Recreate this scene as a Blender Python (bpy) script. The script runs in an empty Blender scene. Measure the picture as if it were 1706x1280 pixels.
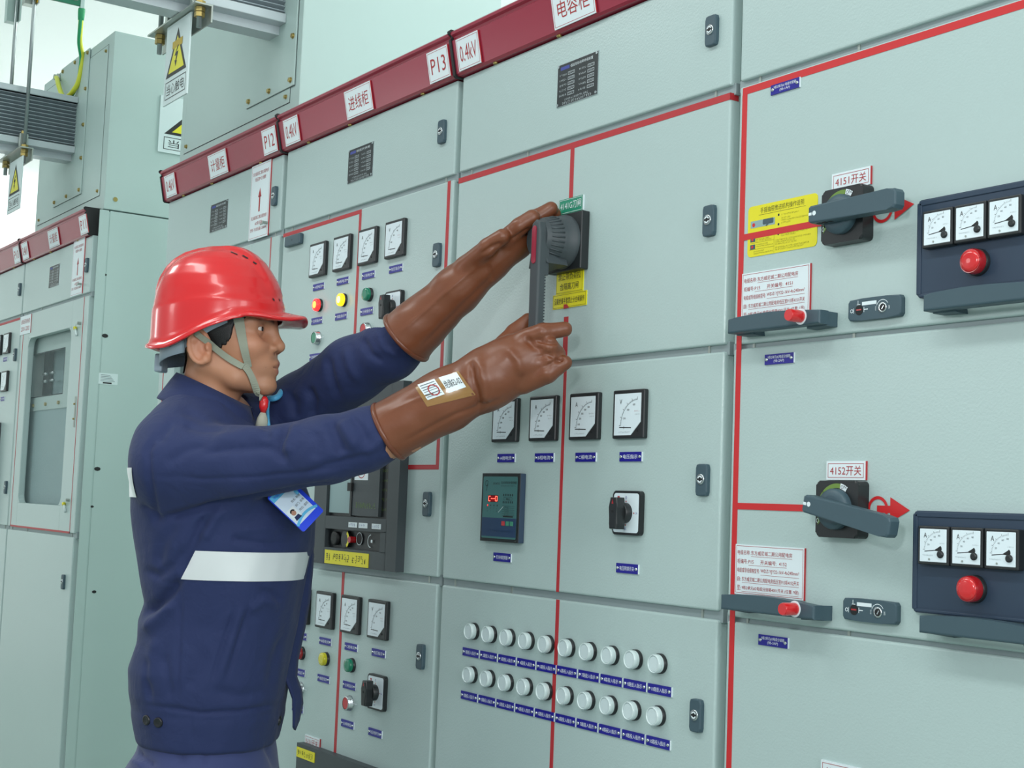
import bpy, bmesh, math, random
import numpy as np
from mathutils import Matrix, Vector

SC = bpy.context.scene
COL = SC.collection
random.seed(7)
PI = math.pi

# ------------------------------------------------------------------ camera
CAM = Vector((1.5906794, -1.4631843, 1.2651342))
YAW, PITCH, ROLL = 0.97511574, 0.08542186, 0.03783825
FPX = 2367.58958                                   # focal length in pixels of the 1706 wide frame
FWD = Vector((-math.sin(YAW)*math.cos(PITCH), math.cos(YAW)*math.cos(PITCH), math.sin(PITCH)))
_r = Vector((math.cos(YAW), math.sin(YAW), 0.0))
_u = _r.cross(FWD)
RGT = _r*math.cos(ROLL) + _u*math.sin(ROLL)
UPV = _u*math.cos(ROLL) - _r*math.sin(ROLL)
cam_d = bpy.data.cameras.new('camera')
cam = bpy.data.objects.new('camera', cam_d)
COL.objects.link(cam)
cam_d.sensor_fit = 'HORIZONTAL'
cam_d.sensor_width = 36.0
cam_d.lens = FPX*36.0/1706.0
cam_d.clip_start = 0.05
m3 = Matrix((RGT, UPV, -FWD)).transposed()
cam.matrix_world = Matrix.Translation(CAM) @ m3.to_4x4()
SC.camera = cam

# ------------------------------------------------------------------ world, lamps, exposure
SC.view_settings.view_transform = 'Standard'
SC.view_settings.look = 'None'
SC.view_settings.gamma = 1.0
SC.view_settings.use_curve_mapping = False
SC.view_settings.exposure = -0.03
W = bpy.data.worlds.new('world'); SC.world = W
W.use_nodes = True
bg = W.node_tree.nodes['Background']
bg.inputs[0].default_value = (0.86, 0.97, 1.0, 1)
bg.inputs[1].default_value = 0.62
def area(name, loc, target, sx, sy, power, col=(1, 1, 1)):
    l = bpy.data.lights.new(name, 'AREA'); l.shape = 'RECTANGLE'
    l.size = sx; l.size_y = sy; l.energy = power; l.color = col
    o = bpy.data.objects.new(name, l); COL.objects.link(o)
    o.location = loc
    d = Vector(target) - Vector(loc)
    o.rotation_euler = d.to_track_quat('-Z', 'Y').to_euler()
    return o
COOL = (0.97, 1.0, 0.99)
for i, lx in enumerate((-3.4, -1.2, 1.0, 3.2)):
    area('ceiling_lamp', (lx, -1.7, 3.52), (lx, -1.7, 0), 1.5, 0.35, 22, COOL)
area('ceiling_lamp', (-6.6, 1.2, 3.52), (-6.6, 1.3, 0), 1.5, 0.5, 160, COOL)
area('ceiling_lamp', (-3.0, 1.5, 3.52), (-3.0, 1.6, 0), 1.5, 0.5, 62, COOL)
area('ceiling_lamp', (-0.6, 1.3, 3.52), (-0.6, 1.4, 0), 1.5, 0.5, 24, COOL)
area('daylight_and_sheen', (5.4, 0.9, 2.7), (-2.0, 0.6, 2.4), 1.8, 1.6, 60, (0.96, 1.0, 1.0))
area('daylight_and_sheen', (5.4, -1.5, 2.2), (-1.0, -0.3, 1.6), 1.6, 1.5, 70, (0.96, 0.98, 1.0))
area('daylight_and_sheen', (-4.25, -2.36, 2.06), (-0.6, 0.0, 1.55), 0.42, 0.34, 5.0, (1.0, 1.0, 1.0))  # added small light, not a window: lays a sheen on the lever cabinet's paint
area('daylight_and_sheen', (-1.50, -2.38, 1.98), (0.4, 0.0, 1.5), 0.34, 0.30, 2.6, (1.0, 1.0, 1.0))  # second added light, no window here, for a glossy spot on the drawer fronts
area('camera_flash', (1.30, -1.72, 1.80), (-0.9, -0.1, 1.40), 0.22, 0.16, 11, (1.0, 0.99, 1.0))

# ------------------------------------------------------------------ materials
def lin(c):
    c = c/255.0
    return c/12.92 if c <= 0.04045 else ((c+0.055)/1.055)**2.4
MATS = {}
def mat(name, rgb, rough=0.5, metal=0.0, bump=None, bump2=None, coat=0.0, emit=0.0, var=0.0, trans=0.0, spec=0.5, alpha=1.0, sheen=0.0, sub=0.0, vcol=None):
    m = bpy.data.materials.new(name); m.use_nodes = True
    nt = m.node_tree; b = nt.nodes['Principled BSDF']
    c = tuple(lin(x) for x in rgb) + (1.0,)
    b.inputs['Base Color'].default_value = c
    b.inputs['Roughness'].default_value = rough
    b.inputs['Metallic'].default_value = metal
    b.inputs['Specular IOR Level'].default_value = spec
    if coat: b.inputs['Coat Weight'].default_value = coat; b.inputs['Coat Roughness'].default_value = 0.06
    if trans: b.inputs['Transmission Weight'].default_value = trans
    if alpha < 1: b.inputs['Alpha'].default_value = alpha
    if sub: b.inputs['Subsurface Weight'].default_value = sub; b.inputs['Subsurface Radius'].default_value = (0.012, 0.005, 0.003)
    if emit:
        b.inputs['Emission Color'].default_value = c; b.inputs['Emission Strength'].default_value = emit
    if sheen: b.inputs['Sheen Weight'].default_value = sheen
    geo = nt.nodes.new('ShaderNodeNewGeometry')
    if bump:
        scale, strength, dist = bump
        n = nt.nodes.new('ShaderNodeTexNoise'); n.inputs['Scale'].default_value = scale; n.inputs['Detail'].default_value = 2.0
        bp = nt.nodes.new('ShaderNodeBump'); bp.inputs['Strength'].default_value = strength; bp.inputs['Distance'].default_value = dist
        nt.links.new(geo.outputs['Position'], n.inputs['Vector'])
        nt.links.new(n.outputs['Fac'], bp.inputs['Height'])
        nt.links.new(bp.outputs['Normal'], b.inputs['Normal'])
    if bump2:
        n3 = nt.nodes.new('ShaderNodeTexNoise'); n3.inputs['Scale'].default_value = bump2[0]; n3.inputs['Detail'].default_value = 3.0; n3.inputs['Distortion'].default_value = 0.8
        b3 = nt.nodes.new('ShaderNodeBump'); b3.inputs['Strength'].default_value = bump2[1]; b3.inputs['Distance'].default_value = bump2[2]
        nt.links.new(geo.outputs['Position'], n3.inputs['Vector']); nt.links.new(n3.outputs['Fac'], b3.inputs['Height'])
        if bump: nt.links.new(bp.outputs['Normal'], b3.inputs['Normal'])
        nt.links.new(b3.outputs['Normal'], b.inputs['Normal'])
    src = None
    if vcol:
        a = nt.nodes.new('ShaderNodeVertexColor'); a.layer_name = vcol; src = a.outputs['Color']
    if var:
        n2 = nt.nodes.new('ShaderNodeTexNoise'); n2.inputs['Scale'].default_value = 3.0 if not vcol else 60.0; n2.inputs['Detail'].default_value = 5.0
        nt.links.new(geo.outputs['Position'], n2.inputs['Vector'])
        r = nt.nodes.new('ShaderNodeMapRange'); r.inputs['To Min'].default_value = 1.0-var; r.inputs['To Max'].default_value = 1.0+var
        nt.links.new(n2.outputs['Fac'], r.inputs['Value'])
        mx = nt.nodes.new('ShaderNodeVectorMath'); mx.operation = 'SCALE'
        if src: nt.links.new(src, mx.inputs[0])
        else: mx.inputs[0].default_value = c[:3]
        nt.links.new(r.outputs['Result'], mx.inputs['Scale'])
        src = mx.outputs['Vector']
    if src: nt.links.new(src, b.inputs['Base Color'])
    MATS[name] = m
    return m
mat('paint_grey', (176, 196, 194), 0.29, bump=(270, 0.5, 0.0008), var=0.02)
mat('paint_panel', (174, 196, 192), 0.42, bump=(420, 0.12, 0.0006), var=0.03)
mat('galvanised', (146, 160, 162), 0.45, 0.25, bump=(160, 0.2, 0.0006), var=0.1)
mat('gap_dark', (40, 48, 50), 0.7)
mat('crimson', (150, 38, 60), 0.28, coat=0.2)
mat('tape_red', (178, 42, 48), 0.45)
mat('tape_red_bright', (200, 36, 40), 0.4)
mat('black_plastic', (32, 36, 38), 0.38)
mat('black_matte', (22, 24, 26), 0.6)
mat('dark_grey_plastic', (62, 70, 74), 0.5, bump=(700, 0.1, 0.0003))
mat('slate_plastic', (62, 84, 94), 0.45)
mat('navy_panel', (42, 60, 80), 0.5, bump=(500, 0.05, 0.0003))
mat('white_label', (222, 234, 238), 0.35)
mat('white_dial', (222, 236, 242), 0.22, coat=0.4)
mat('blue_label', (26, 22, 138), 0.35)
mat('yellow_label', (226, 216, 28), 0.4)
mat('green_label', (14, 136, 104), 0.4)
mat('red_ink', (168, 44, 48), 0.5)
mat('black_ink', (28, 30, 32), 0.5)
mat('grey_ink', (96, 108, 114), 0.5)
mat('olive_ink', (92, 92, 18), 0.5)
mat('white_ink', (228, 236, 240), 0.5)
mat('blue_ink', (60, 70, 150), 0.5)
mat('nameplate_black', (36, 42, 44), 0.35)
mat('silver', (196, 204, 206), 0.25, 0.9)
mat('brass', (176, 156, 96), 0.35, 0.8)
mat('zinc', (170, 178, 172), 0.4, 0.75)
mat('lens_white', (206, 222, 224), 0.25, coat=0.5)
mat('clear_rim', (206, 222, 222), 0.12, spec=0.7, coat=0.6)
mat('lens_red', (206, 30, 34), 0.22, coat=0.6)
mat('lens_red_dark', (168, 26, 32), 0.2, coat=0.6)
mat('lens_yellow', (214, 206, 30), 0.22, coat=0.6)
mat('lens_green', (0, 124, 92), 0.22, coat=0.6)
mat('button_green', (64, 140, 112), 0.45)
mat('button_red', (190, 60, 64), 0.45)
mat('glow_red', (255, 40, 40), 0.3, emit=2.2)
mat('glow_red_core', (255, 150, 60), 0.3, emit=3.0)
mat('glow_yellow', (255, 190, 20), 0.3, emit=2.0)
mat('glow_yellow_core', (255, 236, 130), 0.3, emit=2.6)
mat('led_red', (255, 46, 40), 0.4, emit=1.6)
mat('led_hot', (255, 96, 78), 0.4, emit=2.2)
mat('ctrl_teal', (64, 112, 112), 0.4)
mat('ctrl_blue', (36, 62, 96), 0.4)
mat('ctrl_side', (52, 70, 92), 0.4)
mat('olive_green', (108, 140, 60), 0.5)
mat('smoked_glass', (150, 176, 178), 0.06, alpha=0.10)
mat('wall_white', (238, 240, 239), 0.8, var=0.015)
mat('ceiling_white', (240, 243, 243), 0.9)
mat('floor_green', (150, 166, 158), 0.35, var=0.08)
mat('aluminium', (190, 200, 204), 0.38, 0.35)
mat('aluminium_dark', (150, 162, 168), 0.42, 0.35)
mat('steel_rod', (150, 160, 160), 0.35, 0.8)
mat('sign_white', (206, 222, 222), 0.4)
mat('sign_yellow', (222, 216, 40), 0.4)
mat('sign_tape', (186, 158, 20), 0.4)
mat('cable_yellow', (206, 214, 60), 0.45)
mat('cable_green', (30, 150, 96), 0.45)
mat('beam_green', (22, 116, 86), 0.5)
mat('paint_orange', (226, 178, 40), 0.5)
mat('inner_grey', (142, 168, 170), 0.5, var=0.05)
mat('photo_skin', (176, 130, 108), 0.5)
mat('badge_blue', (34, 70, 226), 0.35)
mat('badge_paper', (206, 224, 240), 0.35, coat=0.4)
mat('badge_cyan', (90, 180, 226), 0.35)
mat('tape_clear', (150, 112, 62), 0.25, coat=0.5)

# ------------------------------------------------------------------ mesh builder in (u, v, n): u along the row, v up, n out of the panel
WLOC = {}
_txt = {}
def text_mesh(s):
    if s not in _txt:
        c = bpy.data.curves.new('t', 'FONT'); c.body = s; c.resolution_u = 2
        o = bpy.data.objects.new('t', c); COL.objects.link(o)
        bpy.context.view_layer.update()
        me = bpy.data.meshes.new_from_object(o.evaluated_get(bpy.context.evaluated_depsgraph_get()))
        V = [(v.co.x, v.co.y) for v in me.vertices]; F = [tuple(p.vertices) for p in me.polygons]
        bpy.data.objects.remove(o); bpy.data.curves.remove(c); bpy.data.meshes.remove(me)
        xs = [v[0] for v in V]; ys = [v[1] for v in V]
        x0, x1, y0, y1 = min(xs), max(xs), min(ys), max(ys)
        _txt[s] = ([((x-x0)/(x1-x0), (y-y0)/(y1-y0)) for x, y in V], F)
    return _txt[s]
def rrect(w, h, r, seg=5, c=(0, 0)):
    P = []
    for cx, cy, a0 in ((w/2-r, h/2-r, 0), (-w/2+r, h/2-r, 90), (-w/2+r, -h/2+r, 180), (w/2-r, -h/2+r, 270)):
        for k in range(seg+1):
            a = math.radians(a0 + 90*k/seg)
            P.append((c[0]+cx+r*math.cos(a), c[1]+cy+r*math.sin(a)))
    return P
class MB:
    def __init__(s, frame=None):
        s.V = []; s.F = []; s.MI = []; s.SM = []; s.mats = []
        s.T = frame            # optional 4x4 in (u, v, n)
    def mi(s, m):
        if m not in s.mats: s.mats.append(m)
        return s.mats.index(m)
    def add(s, V, F, m, smooth=False):
        b = len(s.V)
        if s.T is not None: V = [tuple(s.T @ Vector(v)) for v in V]
        s.V += [tuple(v) for v in V]; k = s.mi(m)
        for f in F:
            s.F.append(tuple(b+i for i in f)); s.MI.append(k); s.SM.append(smooth)
        return s
    def _bm(s, bm, m, smooth=False):
        bm.verts.index_update()
        s.add([tuple(v.co) for v in bm.verts], [tuple(v.index for v in f.verts) for f in bm.faces], m, smooth)
        bm.free(); return s
    def box(s, u0, u1, v0, v1, n0, n1, m, bev=0.0, seg=2):
        bm = bmesh.new(); bmesh.ops.create_cube(bm, size=1.0)
        for v in bm.verts:
            v.co = (u0+(v.co.x+.5)*(u1-u0), v0+(v.co.y+.5)*(v1-v0), n0+(v.co.z+.5)*(n1-n0))
        if bev: bmesh.ops.bevel(bm, geom=bm.edges[:], offset=bev, segments=seg, profile=0.5, affect='EDGES')
        return s._bm(bm, m)
    def prism(s, poly, n0, n1, m, bev=0.0, seg=2):
        a = sum(poly[i-1][0]*poly[i][1]-poly[i][0]*poly[i-1][1] for i in range(len(poly)))
        if a < 0: poly = poly[::-1]
        k = len(poly)
        if bev:
            bm = bmesh.new()
            lo = [bm.verts.new((x, y, n0)) for x, y in poly]; hi = [bm.verts.new((x, y, n1)) for x, y in poly]
            bm.faces.new(lo[::-1]); top = bm.faces.new(hi)
            for i in range(k): bm.faces.new((lo[i-1], lo[i], hi[i], hi[i-1]))
            bmesh.ops.bevel(bm, geom=top.edges[:], offset=bev, segments=seg, profile=0.5, affect='EDGES')
            return s._bm(bm, m)
        V = [(x, y, n0) for x, y in poly] + [(x, y, n1) for x, y in poly]
        F = [tuple(range(k))[::-1], tuple(range(k, 2*k))] + [((i-1) % k, i, k+i, k+(i-1) % k) for i in range(k)]
        return s.add(V, F, m)
    def flat(s, poly, n, m):
        a = sum(poly[i-1][0]*poly[i][1]-poly[i][0]*poly[i-1][1] for i in range(len(poly)))
        if a < 0: poly = poly[::-1]
        return s.add([(x, y, n) for x, y in poly], [tuple(range(len(poly)))], m)
    def rect(s, u0, v0, u1, v1, n, m): return s.flat([(u0, v0), (u1, v0), (u1, v1), (u0, v1)], n, m)
    def frame(s, u0, v0, u1, v1, t, n, m):
        s.rect(u0, v0, u1, v0+t, n, m); s.rect(u0, v1-t, u1, v1, n, m)
        s.rect(u0, v0, u0+t, v1, n, m); return s.rect(u1-t, v0, u1, v1, n, m)
    def line(s, p, q, w, n, m):
        dx, dy = q[0]-p[0], q[1]-p[1]; L = math.hypot(dx, dy) or 1; nx, ny = -dy/L*w/2, dx/L*w/2
        return s.flat([(p[0]+nx, p[1]+ny), (p[0]-nx, p[1]-ny), (q[0]-nx, q[1]-ny), (q[0]+nx, q[1]+ny)], n, m)
    def arc(s, c, r, w, a0, a1, n, m, seg=20):
        V = []; F = []
        for k in range(seg+1):
            a = math.radians(a0+(a1-a0)*k/seg)
            for rr in (r-w/2, r+w/2): V.append((c[0]+rr*math.cos(a), c[1]+rr*math.sin(a), n))
        for k in range(seg): F.append((2*k, 2*k+1, 2*k+3, 2*k+2) if a1 > a0 else (2*k, 2*k+2, 2*k+3, 2*k+1))
        return s.add(V, F, m)
    def disc(s, c, r, n, m, seg=20):
        return s.flat([(c[0]+r*math.cos(2*PI*k/seg), c[1]+r*math.sin(2*PI*k/seg)) for k in range(seg)], n, m)
    def lathe(s, c, prof, m, seg=28, smooth=True, caps=True):
        V = []; F = []
        for r, n in prof:
            for k in range(seg):
                a = 2*PI*k/seg; V.append((c[0]+r*math.cos(a), c[1]+r*math.sin(a), n))
        for j in range(len(prof)-1):
            for k in range(seg):
                k2 = (k+1) % seg
                F.append((j*seg+k, j*seg+k2, (j+1)*seg+k2, (j+1)*seg+k))
        s.add(V, F, m, smooth)
        if caps:
            j = len(prof)-1
            s.add(V[j*seg:], [tuple(range(seg))], m)
            s.add(V[:seg], [tuple(range(seg))[::-1]], m)
        return s
    def cyl(s, c, r, n0, n1, m, seg=24, r1=None):
        r1 = r if r1 is None else r1
        return s.lathe(c, [(r, n0), (r1, n1)], m, seg)
    def tube(s, pts, r, m, seg=10, smooth=True, flatten=None):
        pts = [Vector(p) for p in pts]; V = []; F = []; prev = None
        rs = r if isinstance(r, (list, tuple)) else [r]*len(pts)
        for i, p in enumerate(pts):
            t = (pts[min(i+1, len(pts)-1)] - pts[max(i-1, 0)]).normalized()
            if prev is None:
                a = Vector((0, 0, 1)) if abs(t.z) < 0.9 else Vector((1, 0, 0))
                prev = t.cross(a).normalized()
            prev = (prev - t*prev.dot(t)).normalized(); b = t.cross(prev)
            for k in range(seg):
                an = 2*PI*k/seg; V.append(tuple(p + (prev*math.cos(an)+b*math.sin(an))*rs[i]))
        n = len(pts)
        for i in range(n-1):
            for k in range(seg):
                k2 = (k+1) % seg; F.append((i*seg+k, i*seg+k2, (i+1)*seg+k2, (i+1)*seg+k))
        F.append(tuple(range(seg))[::-1]); F.append(tuple(range((n-1)*seg, n*seg)))
        return s.add(V, F, m, smooth)
    def text(s, t, u, v, w, h, n, m):
        """ink of t fills the w x h box centred at (u, v)"""
        V, F = text_mesh(t)
        return s.add([(u+(x-.5)*w, v+(y-.5)*h, n) for x, y in V], F, m)
    def scribble(s, u0, u1, v, h, n, m, cell=None, seed=0):
        """a line of characters too small to read: short strokes"""
        rnd = random.Random(seed); cell = cell or h*1.05; x = u0
        while x+cell*.8 < u1:
            w = cell*.80
            for q in range(4):
                if rnd.random() < .78:
                    yy = v+h*(-.44+.29*q+.06*rnd.random()); xa = x+w*.45*rnd.random(); s.rect(xa, yy-h*.045, xa+w*(.3+.35*rnd.random()), yy+h*.045, n, m)
            for q in range(2):
                if rnd.random() < .85:
                    xx = x+w*(.12+.5*q+.25*rnd.random()); ya = v-h*(.5-.5*rnd.random()); s.rect(xx-h*.045, ya, xx+h*.045, min(v+h*.5, ya+h*(.4+.5*rnd.random())), n, m)
            x += cell
        return s
    def build(s, name, parent=None, at=(0, 0, 0), label=None, world=False):
        """world=True: vertices are plain world coordinates; else (u, v, n) -> (u, -n, v)"""
        if world: V = s.V; at3 = Vector(at)
        else: V = [(a, -c, b) for a, b, c in s.V]; at3 = Vector((at[0], -at[2], at[1]))
        me = bpy.data.meshes.new(name); me.from_pydata(V, [], s.F)
        for m in s.mats: me.materials.append(MATS[m])
        me.polygons.foreach_set('material_index', s.MI); me.polygons.foreach_set('use_smooth', s.SM)
        me.update()
        return link(name, me, parent, at3, label)
def link(name, me, parent, at3, label=None):
    o = bpy.data.objects.new(name, me); COL.objects.link(o)
    base = Vector((0, 0, 0))
    if parent is not None: o.parent = parent; base = WLOC[parent.name]
    o.location = Vector(at3) - base; WLOC[o.name] = Vector(at3)
    if label: o['label'] = label
    return o
def dup(src, parent, at, label=None):
    """copy of one part at (u, v, n), with copies of its sub-parts"""
    o = src.copy(); COL.objects.link(o)
    at3 = Vector((at[0], -at[2], at[1])); o.parent = parent
    o.location = at3 - WLOC[parent.name]; WLOC[o.name] = at3
    if label: o['label'] = label
    for ch in list(src.children):
        c = ch.copy(); COL.objects.link(c); c.parent = o; WLOC[c.name] = at3 + c.location
    return o
def thing(name, label, cat, loc=(0, 0, 0), group=None):
    o = bpy.data.objects.new(name, None); COL.objects.link(o); o.empty_display_size = 0.1
    o.location = loc; WLOC[o.name] = Vector(loc); tag(o, label, cat, group)
    return o
def tag(o, label, cat, group=None):
    o['label'] = label; o['category'] = cat
    if group: o['group'] = group
    return o
def struct(o):
    o['kind'] = 'structure'; return o

# ------------------------------------------------------------------ the room
X0, X1, YB, YF, ZC = -8.5, 6.0, 2.3, -5.0, 3.6
def wbox(name, a, b, m):
    mb = MB()
    mb.box(a[0], b[0], a[2], b[2], -b[1], -a[1], m)
    return struct(mb.build(name))
wbox('floor', (X0, YF, -.1), (X1, YB, 0), 'floor_green')
wbox('ceiling', (X0, YF, ZC), (X1, YB, ZC+.1), 'ceiling_white')
wbox('wall_back', (X0, YB, 0), (X1, YB+.12, ZC), 'wall_white')
wbox('wall_left', (X0-.12, YF, 0), (X0, YB, ZC), 'wall_white')

# ------------------------------------------------------------------ devices shared by the cabinets (each built once, copied after)
def meter_meshes(kind):
    """80 mm square panel meter; local origin on the door skin"""
    b = MB(); b.box(-.04, .04, -.04, .04, 0, .0100, 'black_plastic', .0022)
    poly = [(-.0335, -.0345), (.0095, -.0345), (.0335, -.0135), (.0335, .0335), (-.0335, .0335)]
    b.cyl((.0245, -.0275), .0022, .0100, .0107, 'black_matte', 12)
    d = MB(); d.prism(poly, .0095, .0109, 'white_dial')
    d.flat([(-.0335, -.0345), (-.0305, -.0315), (-.0305, .0305), (-.0335, .0335)], .0111, 'white_label')
    cx, cy, R = .0265, -.020, .043
    n = .0112
    d.arc((cx, cy), R, .0006, 178, 92, n, 'grey_ink', 24)
    for k in range(26):
        a = math.radians(178-86*k/25); big = k % 5 == 0
        r1 = R+(.0045 if big else .0022)
        d.line((cx+R*math.cos(a), cy+R*math.sin(a)), (cx+r1*math.cos(a), cy+r1*math.sin(a)), .0007 if big else .0004, n, 'black_ink')
    labs = ('100', '200', '300', '400', '500') if kind == 'A' else ('150', '300', '450')
    for i, t in enumerate(labs):
        a = math.radians(178-86*(i+1)/len(labs)*(.93)+8)
        d.text(t, cx+(R-.0065)*math.cos(a), cy+(R-.0065)*math.sin(a), .0062, .0032, n, 'black_ink')
    d.text('A' if kind == 'A' else 'V', -.0175, .0205, .0062, .0078, n, 'black_ink')
    d.line((-.020, -.0215), (.0105, -.0225), .0014, n, 'black_ink')
    d.line((-.008, -.0195), (-.008, -.0245), .0007, n, 'black_ink')
    d.scribble(-.021, .008, -.0295, .0022, n, 'grey_ink', .0026, 3)
    d.scribble(.018, .033, .004, .0022, n, 'black_ink' if kind == 'A' else 'red_ink', .0026, 4)
    d.scribble(.020, .033, -.001, .0018, n, 'grey_ink', .0024, 5)
    return b, d
def small_meter():
    b = MB(); b.box(-.024, .024, -.0242, .0242, 0, .012, 'black_plastic', .0015)
    d = MB(); d.box(-.0205, .0205, -.0205, .0205, .0115, .0128, 'white_dial', .0005, 1)
    n = .0130
    d.text('A', -.0115, .0125, .0048, .0062, n, 'black_ink')
    cx, cy, R = .0105, -.006, .0225
    for k in range(21):
        a = math.radians(178-88*k/20); big = k % 5 == 0; r1 = R+(.003 if big else .0015)
        d.line((cx+R*math.cos(a), cy+R*math.sin(a)), (cx+r1*math.cos(a), cy+r1*math.sin(a)), .0004, n, 'black_ink')
    for i, t in enumerate(('20', '40', '60', '80')):
        a = math.radians(158-22*i); d.text(t, cx+(R-.004)*math.cos(a), cy+(R-.004)*math.sin(a), .0032, .0022, n, 'grey_ink')
    d.line((-.0125, -.0075), (.006, -.0055), .0010, n, 'black_ink')
    d.flat([(.002, -.006), (.0105, -.001)] + [(.0105+.0035*math.cos(t), -.004+.0045*math.sin(t)) for t in (1.2, .6, 0, -.8)], n, 'black_ink')
    d.lathe((.0125, -.0105), [(.0046, .0126), (.0046, .0150), (.0030, .0158)], 'black_plastic', 16)
    d.cyl((-.005, -.0172), .0013, .0126, .0136, 'zinc', 10)
    d.scribble(-.0155, .001, -.0125, .0015, n, 'grey_ink', .0018, 6)
    d.scribble(.010, .019, .003, .0014, n, 'grey_ink', .0018, 7)
    return b, d
PROTO = {}
def place_meter(cab, u, v, kind, label):
    if kind not in PROTO:
        b, d = meter_meshes(kind) if kind in 'AV' else small_meter()
        o = b.build('panel_meter', cab, (u, v, 0 if kind in 'AV' else .004), label)
        d.build('dial', o, (u, v, 0 if kind in 'AV' else .004))
        PROTO[kind] = o; return o
    return dup(PROTO[kind], cab, (u, v, 0 if kind in 'AV' else .004), label)
def lamp_meshes(style):
    b = MB(); d = MB()
    if style == 'white':
        b.lathe((0, 0), [(.0158, 0), (.0158, .0058), (.0152, .0062)], 'black_plastic', 28)
        b.lathe((0, 0), [(.0146, .0062), (.0150, .0078), (.0148, .0140), (.0142, .0160), (.0134, .0166), (.0124, .0160), (.0120, .0140)], 'clear_rim', 32, caps=False)
        b.arc((0, 0), .0149, .0006, 0, 360, .0110, 'zinc', 32)
        d.lathe((0, 0), [(.0122, .0080), (.0122, .0146), (.0112, .0152)], 'lens_white', 32)
    else:
        lens, core = {'red': ('lens_red_dark', None), 'yellow': ('lens_yellow', None), 'green': ('lens_green', None),
                      'glow_red': ('glow_red', 'glow_red_core'), 'glow_yellow': ('glow_yellow', 'glow_yellow_core')}[style]
        b.lathe((0, 0), [(.0152, 0), (.0152, .0056), (.0146, .0060)], 'black_plastic', 28)
        d.lathe((0, 0), [(.0140, .0058), (.0144, .0070), (.0142, .0128), (.0132, .0142), (.009, .0150)], lens, 28)
        if core: d.lathe((0, 0), [(.0085, .0146), (.0080, .0156)], core, 20)
        else: d.arc((0, 0), .0130, .0006, 0, 360, .0144, lens, 28)
    return b, d
def place_lamp(cab, u, v, style, label):
    k = 'lamp_'+style
    if k not in PROTO:
        b, d = lamp_meshes(style)
        o = b.build('indicator_lamp', cab, (u, v, 0), label); d.build('lens', o, (u, v, 0)); PROTO[k] = o; return o
    return dup(PROTO[k], cab, (u, v, 0), label)
def place_button(cab, u, v, colr, label):
    k = 'button_'+colr
    if k not in PROTO:
        b = MB(); b.lathe((0, 0), [(.0165, 0), (.0165, .003), (.0152, .004), (.0152, .012), (.0142, .0128), (.0128, .0128)], 'silver', 28, caps=False)
        b.line((.010, .001), (.030, .001), .0018, .0006, 'white_label')
        d = MB(); d.lathe((0, 0), [(.0126, .006), (.0126, .0118), (.0118, .0124)], 'button_'+colr, 28)
        o = b.build('push_button', cab, (u, v, 0), label); d.build('button_cap', o, (u, v, 0)); PROTO[k] = o; return o
    return dup(PROTO[k], cab, (u, v, 0), label)
def blue_plate(cab, u, v, t, w=.0565, h=.0155, parent=None, t2=None):
    """small white-on-blue plate on two screws, centred at (u, v) on the door"""
    b = MB(); b.box(u-w/2, u+w/2, v-h/2, v+h/2, 0, .0022, 'blue_label')
    b.box(u+w/2, u+w/2+.0012, v-h/2, v+h/2, 0, .0020, 'white_label')
    n = .0024
    if t2:
        b.text(t, u, v+h*.20, w*.78, h*.32, n, 'white_ink'); b.text(t2, u, v-h*.22, w*.36, h*.32, n, 'white_ink')
    else:
        b.text(t, u, v, w*(.66 if len(t) > 3 else .5), h*.46, n, 'white_ink')
    for s in (-1, 1): b.lathe((u+s*(w/2-.0042), v), [(.0027, .002), (.0024, .0036), (.001, .004)], 'silver', 12)
    return b.build('label_plate', parent or cab)
_lock = {}
def door_lock(door, u, v, label=None):
    if 'm' not in _lock:
        b = MB()
        P = [(-.0125, -.018), (-.0105, -.0235), (-.006, -.0245), (.006, -.0245), (.0105, -.0235), (.0125, -.018),
             (.0125, .018), (.0105, .0235), (.006, .0245), (-.006, .0245), (-.0105, .0235), (-.0125, .018)]
        b.prism(P, 0, .008, 'slate_plastic', .002)
        b.lathe((0, .001), [(.0082, .0078), (.0082, .0094), (.0066, .0096)], 'silver', 20)
        b.disc((0, .001), .0062, .0098, 'black_matte')
        b.arc((0, .001), .0044, .0022, 20, 160, .0100, 'white_label', 10); b.arc((0, .001), .0044, .0022, 200, 340, .0100, 'white_label', 10)
        o = b.build('lock', door, (u, v, 0)); _lock['m'] = o; return o
    return dup(_lock['m'], door, (u, v, 0))
def add_door(cab, u0, u1, v0, v1, label=None, hole=None, m='paint_grey'):
    b = MB()
    if hole is None: b.box(u0, u1, v0, v1, -.023, 0, m, .0035, 3)
    else:
        h0, h1, k0, k1, r = hole
        b.box(u0, h0, v0, v1, -.023, 0, m, .003); b.box(h1, u1, v0, v1, -.023, 0, m, .003)
        b.box(h0-.002, h1+.002, v0, k0, -.023, 0, m, .003); b.box(h0-.002, h1+.002, k1, v1, -.023, 0, m, .003)
        for cu, cv, sx, sy in ((h0, k0, 1, 1), (h1, k0, -1, 1), (h1, k1, -1, -1), (h0, k1, 1, -1)):
            P = [(cu, cv)] + [(cu+sx*(r-r*math.sin(a)), cv+sy*(r-r*math.cos(a))) for a in [i*PI/16 for i in range(9)]]
            b.prism(P, -.022, -.0003, m)
    return b.build('door', cab, label=label)
def tilt_frame(u, v):
    """plane of the leaning header face"""
    M = Matrix(((1, 0, 0, 0), (0, .979, -.20, 0), (0, .20, .979, 0), (0, 0, 0, 1)))
    return Matrix.Translation((u, v, .0205)) @ M
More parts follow.
